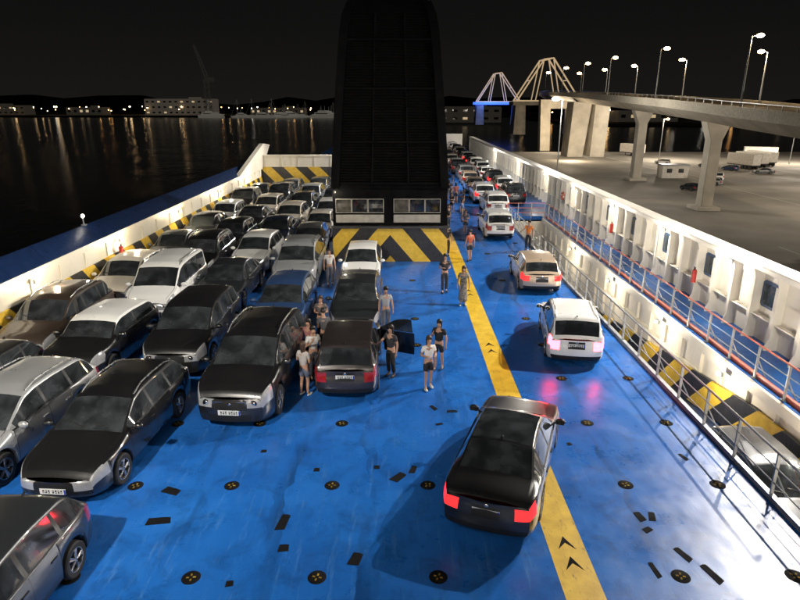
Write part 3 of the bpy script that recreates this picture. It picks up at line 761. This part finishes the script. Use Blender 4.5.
def person(x,y,rz,top,bot,kind='shorts',hair='dark',longh=False,arms='down',stride=.0,h=1.7,label='',group=None,lean=0,near=True,vest=False,pat=False):
    e=empty('person',(x,y,0),rz,label=label,category='person')
    if group: e['group']=group
    e.scale=(h/1.7,)*3
    J={}
    l=lean
    J['pel']=(0,0,.94);J['wai']=(0,l*.3,1.09);J['che']=(0,l*.7,1.27);J['nb']=(0,l*.95,1.42);J['nk']=(0,l+.01,1.49);J['jaw']=(0,l+.035,1.545);J['sk']=(0,l+.015,1.625)
    pts=[(J['pel'],(.135,.10)),(J['wai'],(.12,.085)),(J['che'],(.14,.10)),(J['nb'],(.07,.06)),(J['nk'],.05),(J['jaw'],(.066,.075)),(J['sk'],(.082,.092)),((0,l+.115,1.585),.013)]
    ed=[(0,1),(1,2),(2,3),(3,4),(4,5),(5,6),(5,7)]
    top_p=[(J['pel'],(.15,.12)),(J['wai'],(.135,.10)),(J['che'],(.158,.118)),((0,l*.95,1.41),(.085,.07))]; top_e=[(0,1),(1,2),(2,3)]
    bot_p=[((0,0,.99),(.14,.11)),((0,0,.92),(.15,.12))]; bot_e=[(0,1)]
    for sg in(1,-1):
        st=stride*sg
        sh=(sg*.165,l*.9,1.375)
        if arms=='down': el=(sg*.235,l*.6-.03-st*.2,1.10); wr=(sg*.25,l*.4+.04-st*.5,.86); dv=(0,.02,-1)
        elif arms=='bent': el=(sg*.23,l*.6-.02,1.11); wr=(sg*.13,l*.6+.21,1.16); dv=(-sg*.35,.9,.25)
        elif arms=='phone':
            if sg>0: el=(.24,l*.6+.04,1.12); wr=(.14,l+.24,1.30); dv=(-.2,.5,.8)
            else: el=(-.235,l*.6-.03,1.10); wr=(-.25,l*.4+.05,.86); dv=(0,.05,-1)
        else:
            if sg>0: el=(.27,l*.6+.14,1.17); wr=(.28,l+.36,1.14); dv=(0,1,-.1)
            else: el=(-.235,l*.6-.03,1.10); wr=(-.25,l*.4+.05,.86); dv=(0,.05,-1)
        b=len(pts); dv=Vector(dv).normalized(); W_=Vector(wr)
        pts+=[(sh,.056),(el,.040),(wr,.026),(tuple(W_+dv*.055),(.034,.022))]; ed+=[(2,b),(b,b+1),(b+1,b+2),(b+2,b+3)]
        perp=Vector((0,1,0)) if abs(dv.y)<.8 else Vector((1,0,0))
        perp=(perp-dv*perp.dot(dv)).normalized(); cur=Vector((-sg*1.0,0,0)) if abs(dv.z)>.7 else Vector((0,0,-1))
        if near:
            for k,(o_,ln) in enumerate(((-.028,.062),(-.010,.078),(.010,.084),(.028,.074))):
                q=len(pts); base=W_+dv*.085+perp*o_
                pts+=[(tuple(base),.0095),(tuple(base+dv*ln*.55+cur*.012),.0085),(tuple(base+dv*ln*.9+cur*.034),.0075)]
                ed+=[(b+3,q),(q,q+1),(q+1,q+2)]
            q=len(pts); pts+=[(tuple(W_+dv*.05+perp*.04),.0105),(tuple(W_+dv*.085+perp*.058+cur*.015),.009)]; ed+=[(b+3,q),(q,q+1)]
        else:
            q=len(pts); pts+=[(tuple(W_+dv*.13+cur*.02),.018)]; ed+=[(b+3,q)]
        hp=(sg*.085,0,.88); kn=(sg*.095,st*.55+.02,.49); an=(sg*.095,st*1.0-.03,.085+(.03 if st<0 else 0)); toe=(sg*.115,st+.13,.03)
        q=len(pts); pts+=[(hp,.088),(kn,.056),((sg*.095,st*.8-.02,.32),.052),(an,.036),(toe,.032)]; ed+=[(0,q),(q,q+1),(q+1,q+2),(q+2,q+3),(q+3,q+4)]
        q=len(top_p); 
        slv=.62 if not vest else .15
        top_p+=[(sh,.072),(tuple(Vector(sh).lerp(Vector(el),slv)),.058)]; top_e+=[(2,q),(q,q+1)]
        if kind!='dress':
            q=len(bot_p); bot_p+=[(hp,.104)]; bot_e+=[(1,q)]
            if kind=='shorts': bot_p+=[(tuple(Vector(hp).lerp(Vector(kn),.75)),.090)]; bot_e+=[(q,q+1)]
            else: bot_p+=[(kn,.075),((sg*.095,st*.95-.025,.12),.062)]; bot_e+=[(q,q+1),(q+1,q+2)]
    if kind=='dress': bot_p+=[((0,stride*.1,.70),(.18,.15)),((0,stride*.15,.30),(.22,.19)),((0,stride*.15,.16),(.22,.19))]; bot_e+=[(1,2),(2,3),(3,4)]
    skin('body',pts,ed,M_SKIN,e)
    skin('shirt',top_p,top_e,cloth(top,pat),e)
    skin(kind if kind!='dress' else 'skirt',bot_p,bot_e,cloth(bot,pat),e,root=1)
    q=MB(); q.sphere((0,0,0),(.092,.108,.108),0,16,12)
    nv=[]
    for v in q.v:
        x_,y_,z_=v
        if longh and y_<.02 and z_<-.01: z_=z_*3.0-.02; y_=y_*.85-.01
        elif z_<-.02: z_=-.02+(z_+.02)*.5; 
        if y_>.03 and z_<.045: y_=.03; x_*=.9
        nv.append((x_,y_+l+.005,z_+1.645))
    q.v=nv; q.obj('hair',HAIRM[hair],parent=e)
    if near:
        for sg in(1,-1):
            q=MB(); q.sphere((sg*.032,l+.098,1.605),(.013,.009,.009),0,8,5)
            q.obj('eye',M_TRIM,parent=e)
    for sg in(1,-1):
        q=MB(); st=stride*sg; q.sphere((sg*.11,st+.045,.035+(.02 if st<0 else 0)),(.045,.135,.04),0,10,6)
        q.obj('shoe',plain('shoe_light' if near and hair!='dark' else 'shoe_dark',(.5,.5,.48) if near and hair!='dark' else (.03,.03,.03),.6),parent=e)
    return e
pi=math.pi
G='passengers standing among the cars'
person(.9,16.3,pi+.3,(.75,.73,.70),(.015,.015,.02),'shorts','brown',True,'bent',.05,1.68,'woman in white shirt and dark shorts walking on the deck',G)
person(1.3,17.7,pi-.4,(.012,.012,.014),(.012,.012,.014),'shorts','dark',True,'phone',.08,1.68,'woman in black top and shorts standing on the deck',G)
person(-.45,21.0,pi+.2,(.33,.34,.36),(.10,.11,.13),'trousers','dark',False,'down',.06,1.76,'man in grey shirt and trousers walking between cars',G)
person(-.22,17.2,pi/2+.9,(.03,.03,.035),(.02,.02,.02),'trousers','dark',True,'reach',0,1.68,'woman in black reaching into the open car door',G)
person(-2.72,15.9,-.5,(.45,.42,.40),(.10,.12,.18),'shorts','brown',True,'bent',.04,1.66,'woman in pale top and denim shorts beside the black SUV',G)
person(-2.6,17.0,pi+.5,(.62,.60,.58),(.04,.045,.06),'trousers','dark',False,'phone',0,1.74,'man in white tee shirt talking beside the minivan',G,lean=.03)
person(-2.85,17.9,pi-.3,(.30,.12,.12),(.03,.03,.03),'shorts','dark',True,'down',0,1.64,'woman in dull red tee shirt between two cars',G)
person(-2.45,18.6,.5,(.08,.08,.09),(.05,.05,.06),'trousers','dark',False,'bent',0,1.74,'man in dark shirt standing between two cars',G)
person(-2.75,20.2,pi,(.10,.09,.09),(.03,.03,.04),'trousers','brown',True,'bent',0,1.68,'woman in dark top behind the minivan',G)
person(-3.2,27.2,pi+.2,(.65,.63,.60),(.10,.10,.12),'trousers','dark',False,'down',.03,1.76,'man in white shirt between the white and silver cars',G)
person(2.1,26.0,pi+.2,(.02,.02,.025),(.03,.03,.035),'trousers','dark',False,'bent',.05,1.78,'man in black shirt and trousers near the yellow line',G)
person(2.75,24.2,pi-.1,(.22,.22,.20),(.24,.23,.21),'dress','brown',True,'down',.04,1.70,'woman in long patterned grey dress on the yellow line',G,pat=True)
person(3.9,31.8,.3,(.55,.12,.06),(.03,.03,.04),'shorts','dark',False,'down',.10,1.72,'man in orange shirt and dark shorts walking away',G)
person(2.75,33.0,pi,(.02,.02,.02),(.03,.03,.03),'trousers','dark',False,'down',0,1.75,'man in black standing beside the funnel',G)
person(7.6,34.3,pi-.6,(.75,.22,.04),(.02,.02,.03),'trousers','dark',False,'reach',.05,1.76,'deck worker in orange vest beside the white car',G)
random.seed(11)
for k in range(28):
    y=39+k*1.5+random.uniform(-.8,.8); x=random.uniform(3.2,5.4) if y<68 else random.uniform(2.6,4.0)
    t=random.choice([(.6,.58,.55),(.03,.03,.035),(.4,.1,.08),(.1,.15,.3),(.4,.38,.35),(.02,.02,.02)])
    person(x,y,random.uniform(0,6.28),t,random.choice([(.03,.03,.04),(.2,.18,.15),(.05,.07,.12)]),random.choice(['shorts','trousers']),random.choice(['dark','brown']),random.random()<.5,random.choice(['down','bent']),random.choice([0,.08]),random.uniform(1.6,1.8),'passenger walking beside the queued cars on the far deck','passengers on the far deck',near=False)
dg=bpy.context.evaluated_depsgraph_get()
new=[]
for o,mat in PEND:
    me=bpy.data.meshes.new_from_object(o.evaluated_get(dg)); new.append(me)
for (o,mat),me in zip(PEND,new):
    o.modifiers.clear(); me.materials.clear(); me.materials.append(mat); o.data=me
    me.polygons.foreach_set('use_smooth',[True]*len(me.polygons))
# ---------------------------------------------------------------- harbour
mw,nt,b=nt_new('harbour_water')
b.inputs['Base Color'].default_value=(.002,.004,.006,1); b.inputs['Roughness'].default_value=.16
h=mth(nt,'ADD',noise(nt,.5,5,sc=(1,.6,1)),mth(nt,'MULTIPLY',noise(nt,.06,3),1.5))
bump(nt,b,h,.5,.28)
q=MB(); q.box((0,1500,-10.6),(9000,9000,.2)); q.obj('water',mw,kind='structure',smooth=False)
q=MB(); q.box((116,92,-9.0),(200,260,2.0)); q.obj('quay',M_ASPH,kind='structure',smooth=False)
q=MB()
for k in range(9): q.box((60+k*5.5,150,-7.996),(.14,16,.004))
for k in range(8): q.box((40+k*5.5,60,-7.996),(.14,20,.004))
q.box((68,110,-7.996),(.2,180,.004)); q.box((34,110,-7.996),(.2,180,.004))
q.obj('quay_markings',plain('marking_white',(.5,.5,.46),.7),kind='structure',smooth=False)
q=MB(); q.box((-400,1250,-8.9),(3000,500,2.2)); q.box((620,720,-8.9),(900,300,2.2)); q.obj('far_shore',plain('shore_ground',(.04,.038,.032),.9),kind='structure',smooth=False)
q=MB()
pts=[]; random.seed(5)
x=-2600
pts.append((x,-10))
while x<2600:
    pts.append((x,random.uniform(8,34)+18*math.sin(x*.002+1)**2)); x+=random.uniform(50,120)
pts.append((2600,-10))
q.prism(pts,'y',1900,1950); q.obj('hills',plain('hill_dark',(.010,.010,.009),1),kind='structure',smooth=False)
lm={}
for nm,mt in(('warm',M_LAMPW),('cool',M_LAMPC),('orange',M_LAMPO)):
    a=MB(); a.cyl((0,0,-1),(0,0,8),.15,.1,5,0); a.sphere((0,0,8.2),(.62,.62,.5),1,6,4); lm[nm]=a.mesh('harbour_lamp',[M_DGREY,mt],smooth=False)
random.seed(21)
for k in range(135):
    if k<98: x=random.uniform(-900,-60); y=1005+random.uniform(0,120)
    else: x=random.uniform(120,760); y=random.uniform(580,700)
    o=bpy.data.objects.new('harbour_lamp',lm[random.choice(['warm','warm','cool','orange','orange'])]); COL.objects.link(o); sc=random.choice([.7,.8,1,1,1.4,2.1])*(1 if k<98 else .7)
    o.location=(x,y,-8); o.scale=(sc,sc,random.uniform(.8,1.7))
    o['label']='small lit lamp on a pole along the far harbour shore'; o['category']='street lamp'; o['group']='lamps along the far harbour shore'
MFW=emis('far_window',(1,.75,.45),.5)
def fbuild(x,y,w_,d_,h_,lab,lit=.3,seed=1,c=(.10,.09,.075)):
    e=empty('harbour_building',(x,y,-8),label=lab,category='building')
    q=MB(); q.box((0,0,h_/2),(w_,d_,h_)); q.box((0,0,h_+.4),(w_*.98,d_*.9,.8)); q.box((w_*.2,0,h_+2),(w_*.15,d_*.5,3)); q.obj('wall',plain('far_wall_glow_%d'%seed,c,.9,emit=(.8,.68,.52),es=.05 if seed==1 else .02),parent=e)  # walls glow faintly: harbour light put into the material
    rnd=random.Random(seed)
    nx=max(3,int(w_/9)); nz=max(1,int(h_/7))
    qa=MB(); qa.box((0,0,0),(w_/nx*.45,.2,h_/nz*.3)); ma=qa.mesh('window',[MFW]); qb=MB(); qb.box((0,0,0),(w_/nx*.45,.2,h_/nz*.3)); mb=qb.mesh('window',[M_GLASS])
    for i in range(nx):
        for j in range(nz):
            inst('window',ma if rnd.random()<lit else mb,e,(-w_/2+(i+.5)*w_/nx,-d_/2-.1,(j+.55)*h_/nz))
fbuild(-355,1040,112,30,25,'long pale harbour terminal with lit windows',.15,1,(.22,.2,.17))
fbuild(-520,1060,60,30,12,'low dark harbour warehouse with lights',.2,2)
fbuild(-700,1080,140,30,15,'low dark harbour warehouse with lights',.12,3)
fbuild(-200,1060,90,30,11,'low dark harbour shed with lights',.3,4)
fbuild(-60,1060,70,30,14,'low dark harbour shed with lights',.3,5)
fbuild(420,640,120,30,14,'low dark warehouse across the basin',.15,6)
fbuild(250,640,60,30,10,'low dark warehouse across the basin',.3,7)
fbuild(70,620,60,30,14,'dark lock building beside the bridge',.1,8)
ym=MB(); 
ym.prism([(-14,.0),(-14,3),(18,4.2),(14,0)],'y',-3,3,0); ym.prism([(-10,3),(-9,6),(6,6),(10,3.6)],'y',-2.4,2.4,0); ym.prism([(-6,6),(-5,8),(2,8),(4,6)],'y',-1.9,1.9,0)
ym.box((-1,-2.45,4.7),(14,.12,.9),1); ym.cyl((-2,0,8),(-2,0,13),.15,.08,6,0)
yme=ym.mesh('motor_yacht',[plain('yacht_white_glow',(.7,.7,.68),.4,emit=(.9,.85,.7),es=.08),M_GLASS])  # white glows a little, standing in for lamplight on the boats
sm_=MB(); sm_.prism([(-8,0),(-8,1.6),(9,2.2),(7,0)],'y',-1.6,1.6,0); sm_.cyl((0,0,1.5),(0,0,21),.16,.09,6,0); sm_.cyl((0,0,3),(-6,0,3),.12,.1,6,0)
sm_.prism([(-3,1.6),(-2.5,2.8),(3,2.8),(4,2)],'y',-1.2,1.2,0)
for a in((9,2.2),(-8,1.6)): sm_.cyl((a[0],0,a[1]),(0,0,20.5),.04,.04,4,0)
sme=sm_.mesh('sailing_yacht',[plain('yacht_white_glow',(.7,.7,.68),.4)])
random.seed(9)
for k in range(26):
    x=random.uniform(-300,-90); s_=random.random()<.4
    o=bpy.data.objects.new('motor_yacht' if s_ else 'sailing_yacht',yme if s_ else sme); COL.objects.link(o)
    o.location=(x,940+random.uniform(0,50),-10.4); o.rotation_euler=(0,0,random.choice([0,pi])+random.uniform(-.3,.3)); z=random.uniform(.8,1.4); o.scale=(z,z,z)
    o['label']='white motor yacht moored along the far shore' if s_ else 'sailing boat with tall mast moored at the far shore'; o['category']='boat'; o['group']='boats moored along the far shore'
e=empty('harbour_crane',(-300,1000,-8),label='dim tall slewing crane standing on the far shore',category='crane')
q=MB()
def lattice(q,a,b,w0,w1,n):
    a=Vector(a);b=Vector(b); ax=(b-a).normalized(); u=ax.cross(Vector((0,1,0))).normalized(); v=ax.cross(u)
    C=lambda t:[(a.lerp(b,t)+(u*su+v*sv)*(w0+(w1-w0)*t)) for su,sv in((1,1),(1,-1),(-1,-1),(-1,1))]
    for i in range(n):
        p=C(i/n); r_=C((i+1)/n)
        for k in range(4): q.cyl(p[k],r_[k],.5,.5,4); q.cyl(p[k],r_[(k+1)%4],.3,.3,4)
lattice(q,(0,0,0),(0,0,55),4,3,7); q.obj('tower',plain('crane_paint_glow',(.12,.11,.10),.7,emit=(.8,.7,.6),es=.016),parent=e)  # faint emission keeps the dimly lit crane visible, no lamp on it
q=MB(); lattice(q,(3,0,52),(-14,0,104),2.6,1,9); q.obj('jib',MC['crane_paint_glow'],parent=e)
q=MB(); q.box((6,0,54),(12,7,6)); q.obj('cab',MC['crane_paint_glow'],parent=e)
# ---------------------------------------------------------------- road bridge
BP=[(46,30,6.2),(46.5,60,7.2),(48,80,8.0),(49.5,97,8.8),(53.5,137,10.1),(62,207,12.0),(68,262,13.3),(73,300,13.6)]
def bp(y,i): return interp([(p[1],p[i]) for p in BP],y)
e=empty('road_bridge',(0,0,0),label='curving concrete road viaduct on tall piers',category='bridge')
def sweep(q,prof,y0,y1,n=26,mi=0):
    vs=[];fs=[];m_=len(prof)
    for k in range(n+1):
        y=y0+(y1-y0)*k/n; X=bp(y,0); Z=bp(y,2)
        vs+=[(X+u,y,Z+v) for u,v in prof]
    for k in range(n):
        for i in range(m_):
            a=k*m_+i;b_=k*m_+(i+1)%m_; fs.append((a,b_,b_+m_,a+m_))
    fs+=[tuple(range(m_)),tuple(range(len(vs)-1,len(vs)-m_-1,-1))]
    q.add(vs,fs,mi)
q=MB(); sweep(q,[(-6,-.9),(-6,-1.2),(-3.2,-2.9),(3.2,-2.9),(6,-1.2),(6,-.9)],30,300); q.obj('girder',M_CONC,parent=e)
q=MB(); sweep(q,[(-6.15,-1.3),(-6.15,.0),(-5.9,.0),(-5.9,-.9)],30,300); sweep(q,[(6.15,-1.3),(6.15,.0),(5.9,.0),(5.9,-.9)],30,300); q.obj('parapet',plain('parapet_paint',(.58,.53,.43),.8),parent=e)
q=MB()
for k in range(90):
    y=31+k*3; q.box((bp(y,0)-6.02,y,bp(y,2)+.25),(.08,.08,.5))
sweep(q,[(-6.06,.5),(-6.06,.58),(-5.98,.58),(-5.98,.5)],30,300); q.obj('handrail',M_GREY,parent=e)
q=MB(); sweep(q,[(-5.9,-.88),(-5.9,-.84),(5.9,-.84),(5.9,-.88)],30,300); q.obj('roadway',plain('bridge_asphalt',(.06,.06,.06),.9),parent=e)
def pier(y,w0,w1,dd_=2.0):
    X=bp(y,0); Z=bp(y,2)-2.9; q=MB()
    q.prism([(X-w0/2,-8),(X+w0/2,-8),(X+w0/2,Z-3),(X+w1/2,Z-.4),(X+w1/2,Z),(X-w1/2,Z),(X-w1/2,Z-.4),(X-w0/2,Z-3)],'y',y-dd_/2,y+dd_/2)
    q.box((X,y,-7.7),(w0*2,dd_*2,.6)); q.obj('pier',M_CONC,parent=e,bevel=.08)
pier(97,1.8,3.8); pier(137,1.9,4.2); pier(62,1.8,3.8)
X=bp(205,0); Z=bp(205,2)-2.9
q=MB(); q.prism([(X-6.5,-10),(X-1.6,-10),(X+.2,Z),(X-5.6,Z)],'y',201,209); q.obj('pier',M_CONC,parent=e)
q=MB(); q.prism([(X+1,-10),(X+5.5,-10),(X+6.2,Z),(X+1.4,Z)],'y',201,209); q.obj('pier',M_CONC,parent=e)
q=MB(); X=bp(262,0)
q.prism([(X-9,-10),(X-5,-10),(X-6,10.2),(X-10,10.2)],'y',256,260); q.prism([(X+2,-10),(X+6,-10),(X+5,10.2),(X+1,10.2)],'y',256,260); q.box((X-2,258,8.4),(12,3.8,3.4)); q.obj('pier',M_CONC,parent=e)
MWARM=plain('truss_paint_glow',(.55,.46,.32),.5,emit=(1,.72,.42),es=.42)  # emission puts the warm lighting into the truss colour
MBLUE=emis('blue_glow',(.04,.12,1.0),2.2)  # emissive colour stands in for blue light on the girder
def bascule(x,y,sc,lab,blue):
    e=empty('bascule_bridge',(x,y,10),label=lab,category='bridge')
    e.scale=(sc,)*3
    for yy in(-5,5):
        q=MB()
        for a,b_,r_ in(((-15,0),(-3,19),.42),((-3,19),(1.5,19.6),.4),((1.5,19.6),(16,0),.42),((-3,19),(-6,0),.3),((1.5,19.6),(6,0),.3),((-15,0),(16,0),.35)):
            q.cyl((a[0],yy,a[1]),(b_[0],yy,b_[1]),r_,r_*.85,6)
        q.obj('truss_frame',MWARM,parent=e)
    q=MB()
    for a in((-3,19),(1.5,19.6),(-9,9.5),(9,9.5)): q.cyl((a[0],-5,a[1]),(a[0],5,a[1]),.28,.28,6)
    q.obj('cross_brace',MWARM,parent=e)
    q=MB(); q.box((0,0,-1.2),(34,12,1.8)); q.obj('deck_girder',MBLUE if blue else M_CONC,parent=e)
    for sx in(-13,14): 
        q=MB(); q.box((sx,0,-9),(6,10,14),top=(.8,.9)); q.obj('pier',M_CONC,parent=e)
bascule(70,300,.95,'warm lit twin-frame bascule bridge tower',False)
bascule(58,368,.80,'bascule bridge leaf lit blue at its base',True)
def lamp(x,y,z,h_,arm,label,mat,power=0,col=(1,.75,.5),cat='street lamp',group=None,head=.35,rz=0):
    e=empty('street_lamp',(x,y,z),rz,label=label,category=cat)
    if group: e['group']=group
    q=MB(); q.cyl((0,0,0),(0,0,h_),.13,.07,8); q.cyl((0,0,h_),(arm,0,h_+.25),.06,.05,6); q.cyl((0,0,0),(0,0,.5),.2,.18,8); q.obj('pole',M_GREY,parent=e)
    q=MB(); q.box((arm,0,h_+.27),(.9,.34,.14),top=(.7,.7)); q.obj('lamp_housing',M_GREY,parent=e)
    q=MB(); q.sphere((arm,0,h_+.12),(head,head*.8,head*.5),0,10,6); q.obj('lamp_lens',mat,parent=e)
    if power:
        l=bpy.data.lights.new('lamp_light','POINT'); l.energy=power; l.color=col; l.shadow_soft_size=.3
        lo=bpy.data.objects.new('lamp_light',l); COL.objects.link(lo); lo.parent=e; lo.location=(arm,0,h_-.5)
for i,y in enumerate((78,96,112,130,150,168,186,206,228,252,280)):
    lamp(bp(y,0)+(5.6 if i%2 else -5.4),y,bp(y,2)-.5,8.5-(1.2 if i%2 else 0),(-1.0 if i%2 else 1.0),'tall street lamp on the viaduct, lit warm white',M_LAMPW,2600 if i in(0,1,3,5) else 0,(1,.72,.42),group='street lamps on the viaduct',head=.30+.0024*y)
lamp(28.7,110,-8,17,-1.2,'tall lit quay lamp post with a bright white head',M_LAMPC,14000,(1,.93,.82),head=.7)
for x,y,p in((112,175,22000),(125,140,18000),(80,188,20000),(62,226,12000),(96,110,26000),(78,70,26000)):  # posts added to brighten the quay, some out of view
    lamp(x,y,-8,12,1.2,'lamp post added to light the quay apron',M_LAMPW,p,(1,.87,.70),group='lamp posts on the quay',head=.5)
def trailer(x,y,rz,lab):
    e=empty('box_trailer',(x,y,-8),rz,label=lab,category='truck trailer',group='trailers parked on the quay')
    q=MB(); q.box((0,0,2.5),(2.5,9,2.7)); q.obj('cargo_box',plain('trailer_white',(.6,.57,.52),.5),parent=e,bevel=.05)
    q=MB(); q.box((0,0,1.05),(2.0,9,.25)); q.box((0,3,.6),(.2,.2,.9)); q.obj('chassis',M_DGREY,parent=e)
    q=MB(); q.cyl((-1.2,0,0),(-.85,0,0),.5,.5,16); q.cyl((.85,0,0),(1.2,0,0),.5,.5,16); me=q.mesh('wheel',[M_RUB])
    for yy in(-3.4,-2.2,-1.0): inst('wheel',me,e,(0,yy,.5))
for x,y,r_ in((92,163,.25),(97,168,.3),(102,172,.2),(112,190,1.2),(78,205,.4)): trailer(x,y,r_,'pale box trailer parked on the harbour apron')
for x,y,r_,k,c_ in((71,137,1.2,'van','white'),(66,128,.9,'suv','silver'),(86,158,.4,'hatchback','blue'),(84,166,.4,'sedan','black'),(58,120,.3,'hatchback','charcoal'),(90,150,1.3,'sedan','grey'),(76,176,1.0,'hatchback','white')):
    car(k,c_,x,y,r_,f'{c_} {k.replace("_"," ")} parked on the quay apron',group='vehicles parked on the quay',z=-8,detail=False)
e=empty('quay_kiosk',(64,142,-8),label='small white kiosk on the quay',category='kiosk')
q=MB(); q.box((0,0,1.4),(6,3,2.8)); q.obj('wall',plain('trailer_white',(.6,.57,.52),.5),parent=e)
q=MB(); q.prism([(-3.2,2.8),(3.2,2.8),(3.0,3.1),(-3.0,3.1)],'y',-1.7,1.7); q.obj('roof',M_GREY,parent=e)
for sx in(-1.4,1.3):
    q=MB(); q.box((sx,-1.52,1.7),(1.2,.06,.9)); q.obj('window',M_GLASS,parent=e)
bm_=MB(); bm_.prism([(-.3,0),(.3,0),(.12,.35),(.1,.9),(-.1,.9),(-.12,.35)],'y',-1.45,1.45); bme=bm_.mesh('concrete_barrier',[M_CONC])
for k in range(22):
    o=bpy.data.objects.new('concrete_barrier',bme); COL.objects.link(o); o.location=(31+random.uniform(-.2,.2),50+k*3.2,-8)
    o['label']='concrete barrier standing along the quay road'; o['category']='barrier'; o['group']='concrete barriers on the quay'
# ---------------------------------------------------------------- ship lamps
def flood(x,y,z0,h_,power,col,aim,lab,size=.5,spot=None,blend=.6):
    e=empty('floodlight_mast',(x,y,z0),label=lab,category='floodlight')
    q=MB(); q.cyl((0,0,0),(0,0,h_),.14,.09,8); q.obj('pole',M_GREY,parent=e)
    q=MB(); q.box((0,0,h_+.15),(.7,.3,.4)); q.obj('lamp_housing',M_GREY,parent=e)
    l=bpy.data.lights.new('flood','SPOT'); l.energy=power; l.color=col; l.shadow_soft_size=size; l.spot_size=R(spot or 120); l.spot_blend=blend
    lo=bpy.data.objects.new('flood',l); COL.objects.link(lo)
    lo.location=(x,y,z0+h_-.2); d=Vector(aim)-lo.location; lo.rotation_euler=d.to_track_quat('-Z','Y').to_euler()
WH=(1.0,.94,.85)
flood(18.2,23.0,-8,21.6,52000,WH,(-4,17,0),'floodlight mast on the quay beside the ship',.16,118,1.0)
flood(30,42,-8,27,84000,WH,(-3,36,0),'floodlight mast on the quay beside the ship',.25,110)
flood(1.5,62,0,9,12000,WH,(6,75,0),'added light hidden behind the funnel',.3,150)  # added source out of sight, lights the far deck
flood(-1.5,62,0,11,16000,WH,(-9,46,0),'added light hidden behind the funnel',.3,120)  # added source out of sight, lights the rows left of the funnel
flood(-10,-3.5,5,12,36000,(1,.93,.82),(-10,21,0),'floodlight above the ship bridge wing',.35,74,1.0)
flood(13.5,-3.5,0,7,13000,(1,.90,.76),(12.5,24,0),'floodlight above the ship bridge wing',.3,44,1.0)
def bulk(x,y,z,dx,power,col,lab,grp,off=.25):
    e=empty('bulkhead_lamp',(x,y,z),label=lab,category='wall lamp',group=grp)
    q=MB(); q.box((0,0,0),(.08,.26,.14)); q.obj('lamp_housing',M_GREY,parent=e)
    q=MB(); q.sphere((dx*.07,0,-.02),(.05,.11,.06)); q.obj('lamp_lens',emis('bulkhead_lens',(1,.78,.45),14),parent=e)
    l=bpy.data.lights.new('bulk','POINT'); l.energy=power; l.color=col; l.shadow_soft_size=.08
    lo=bpy.data.objects.new('bulk',l); COL.objects.link(lo); lo.parent=e; lo.location=(dx*off,0,-.12)
for y in(9,15,21,28,36,45,54): bulk(-13.15,y,2.02,1,150,(1,.82,.52),'warm lit bulkhead lamp under the blue cap','lamps along the striped bulwark',.7)
for y in(11,16,22,28,35,43,52,64,80): bulk(12.6,y,2.5,-1,210,(1,.90,.74),'lit bulkhead lamp under the bulwark flange','lamps along the white bulwark',.75)
for y in(8,13,18,23,29,36): bulk(10.6,y,-.30,-1,190,(1,.88,.68),'warm lit lamp inside the deck opening','lamps inside the deck opening',.7)
e=empty('navigation_lamp',(-14.35,27.2,2.85),label='small lit lamp on a bracket over the blue cap',category='lamp')
q=MB(); q.cyl((0,0,0),(0,0,.35),.04,.03,8); q.box((0,0,.04),(.18,.18,.06)); q.obj('bracket',M_GREY,parent=e)
q=MB(); q.sphere((0,0,.45),(.07,.07,.08)); q.obj('lamp_globe',M_LAMPC,parent=e)
bulk(-3.3,31.5,3.8,0,40,(1,.9,.7),'lamp above the deckhouse windows','lamps on the deckhouse',0)
for x,y,z,p,c_,s_ in((58,240,-2,12000,(1,.78,.5),2),(54,356,12,6000,(.1,.25,1),2),(52,185,-4,7000,(1,.82,.58),1)):
    l=bpy.data.lights.new('bridge_light','POINT'); l.energy=p; l.color=c_; l.shadow_soft_size=s_
    lo=bpy.data.objects.new('bridge_light',l); COL.objects.link(lo); lo.location=(x,y,z)
l=bpy.data.lights.new('fill_sun','SUN'); l.energy=.012; l.angle=R(.5); l.color=(.8,.88,1); lo=bpy.data.objects.new('fill_sun',l); COL.objects.link(lo); lo.rotation_euler=(R(40),R(20),0)  # very weak sun added as overall fill, no moon in view
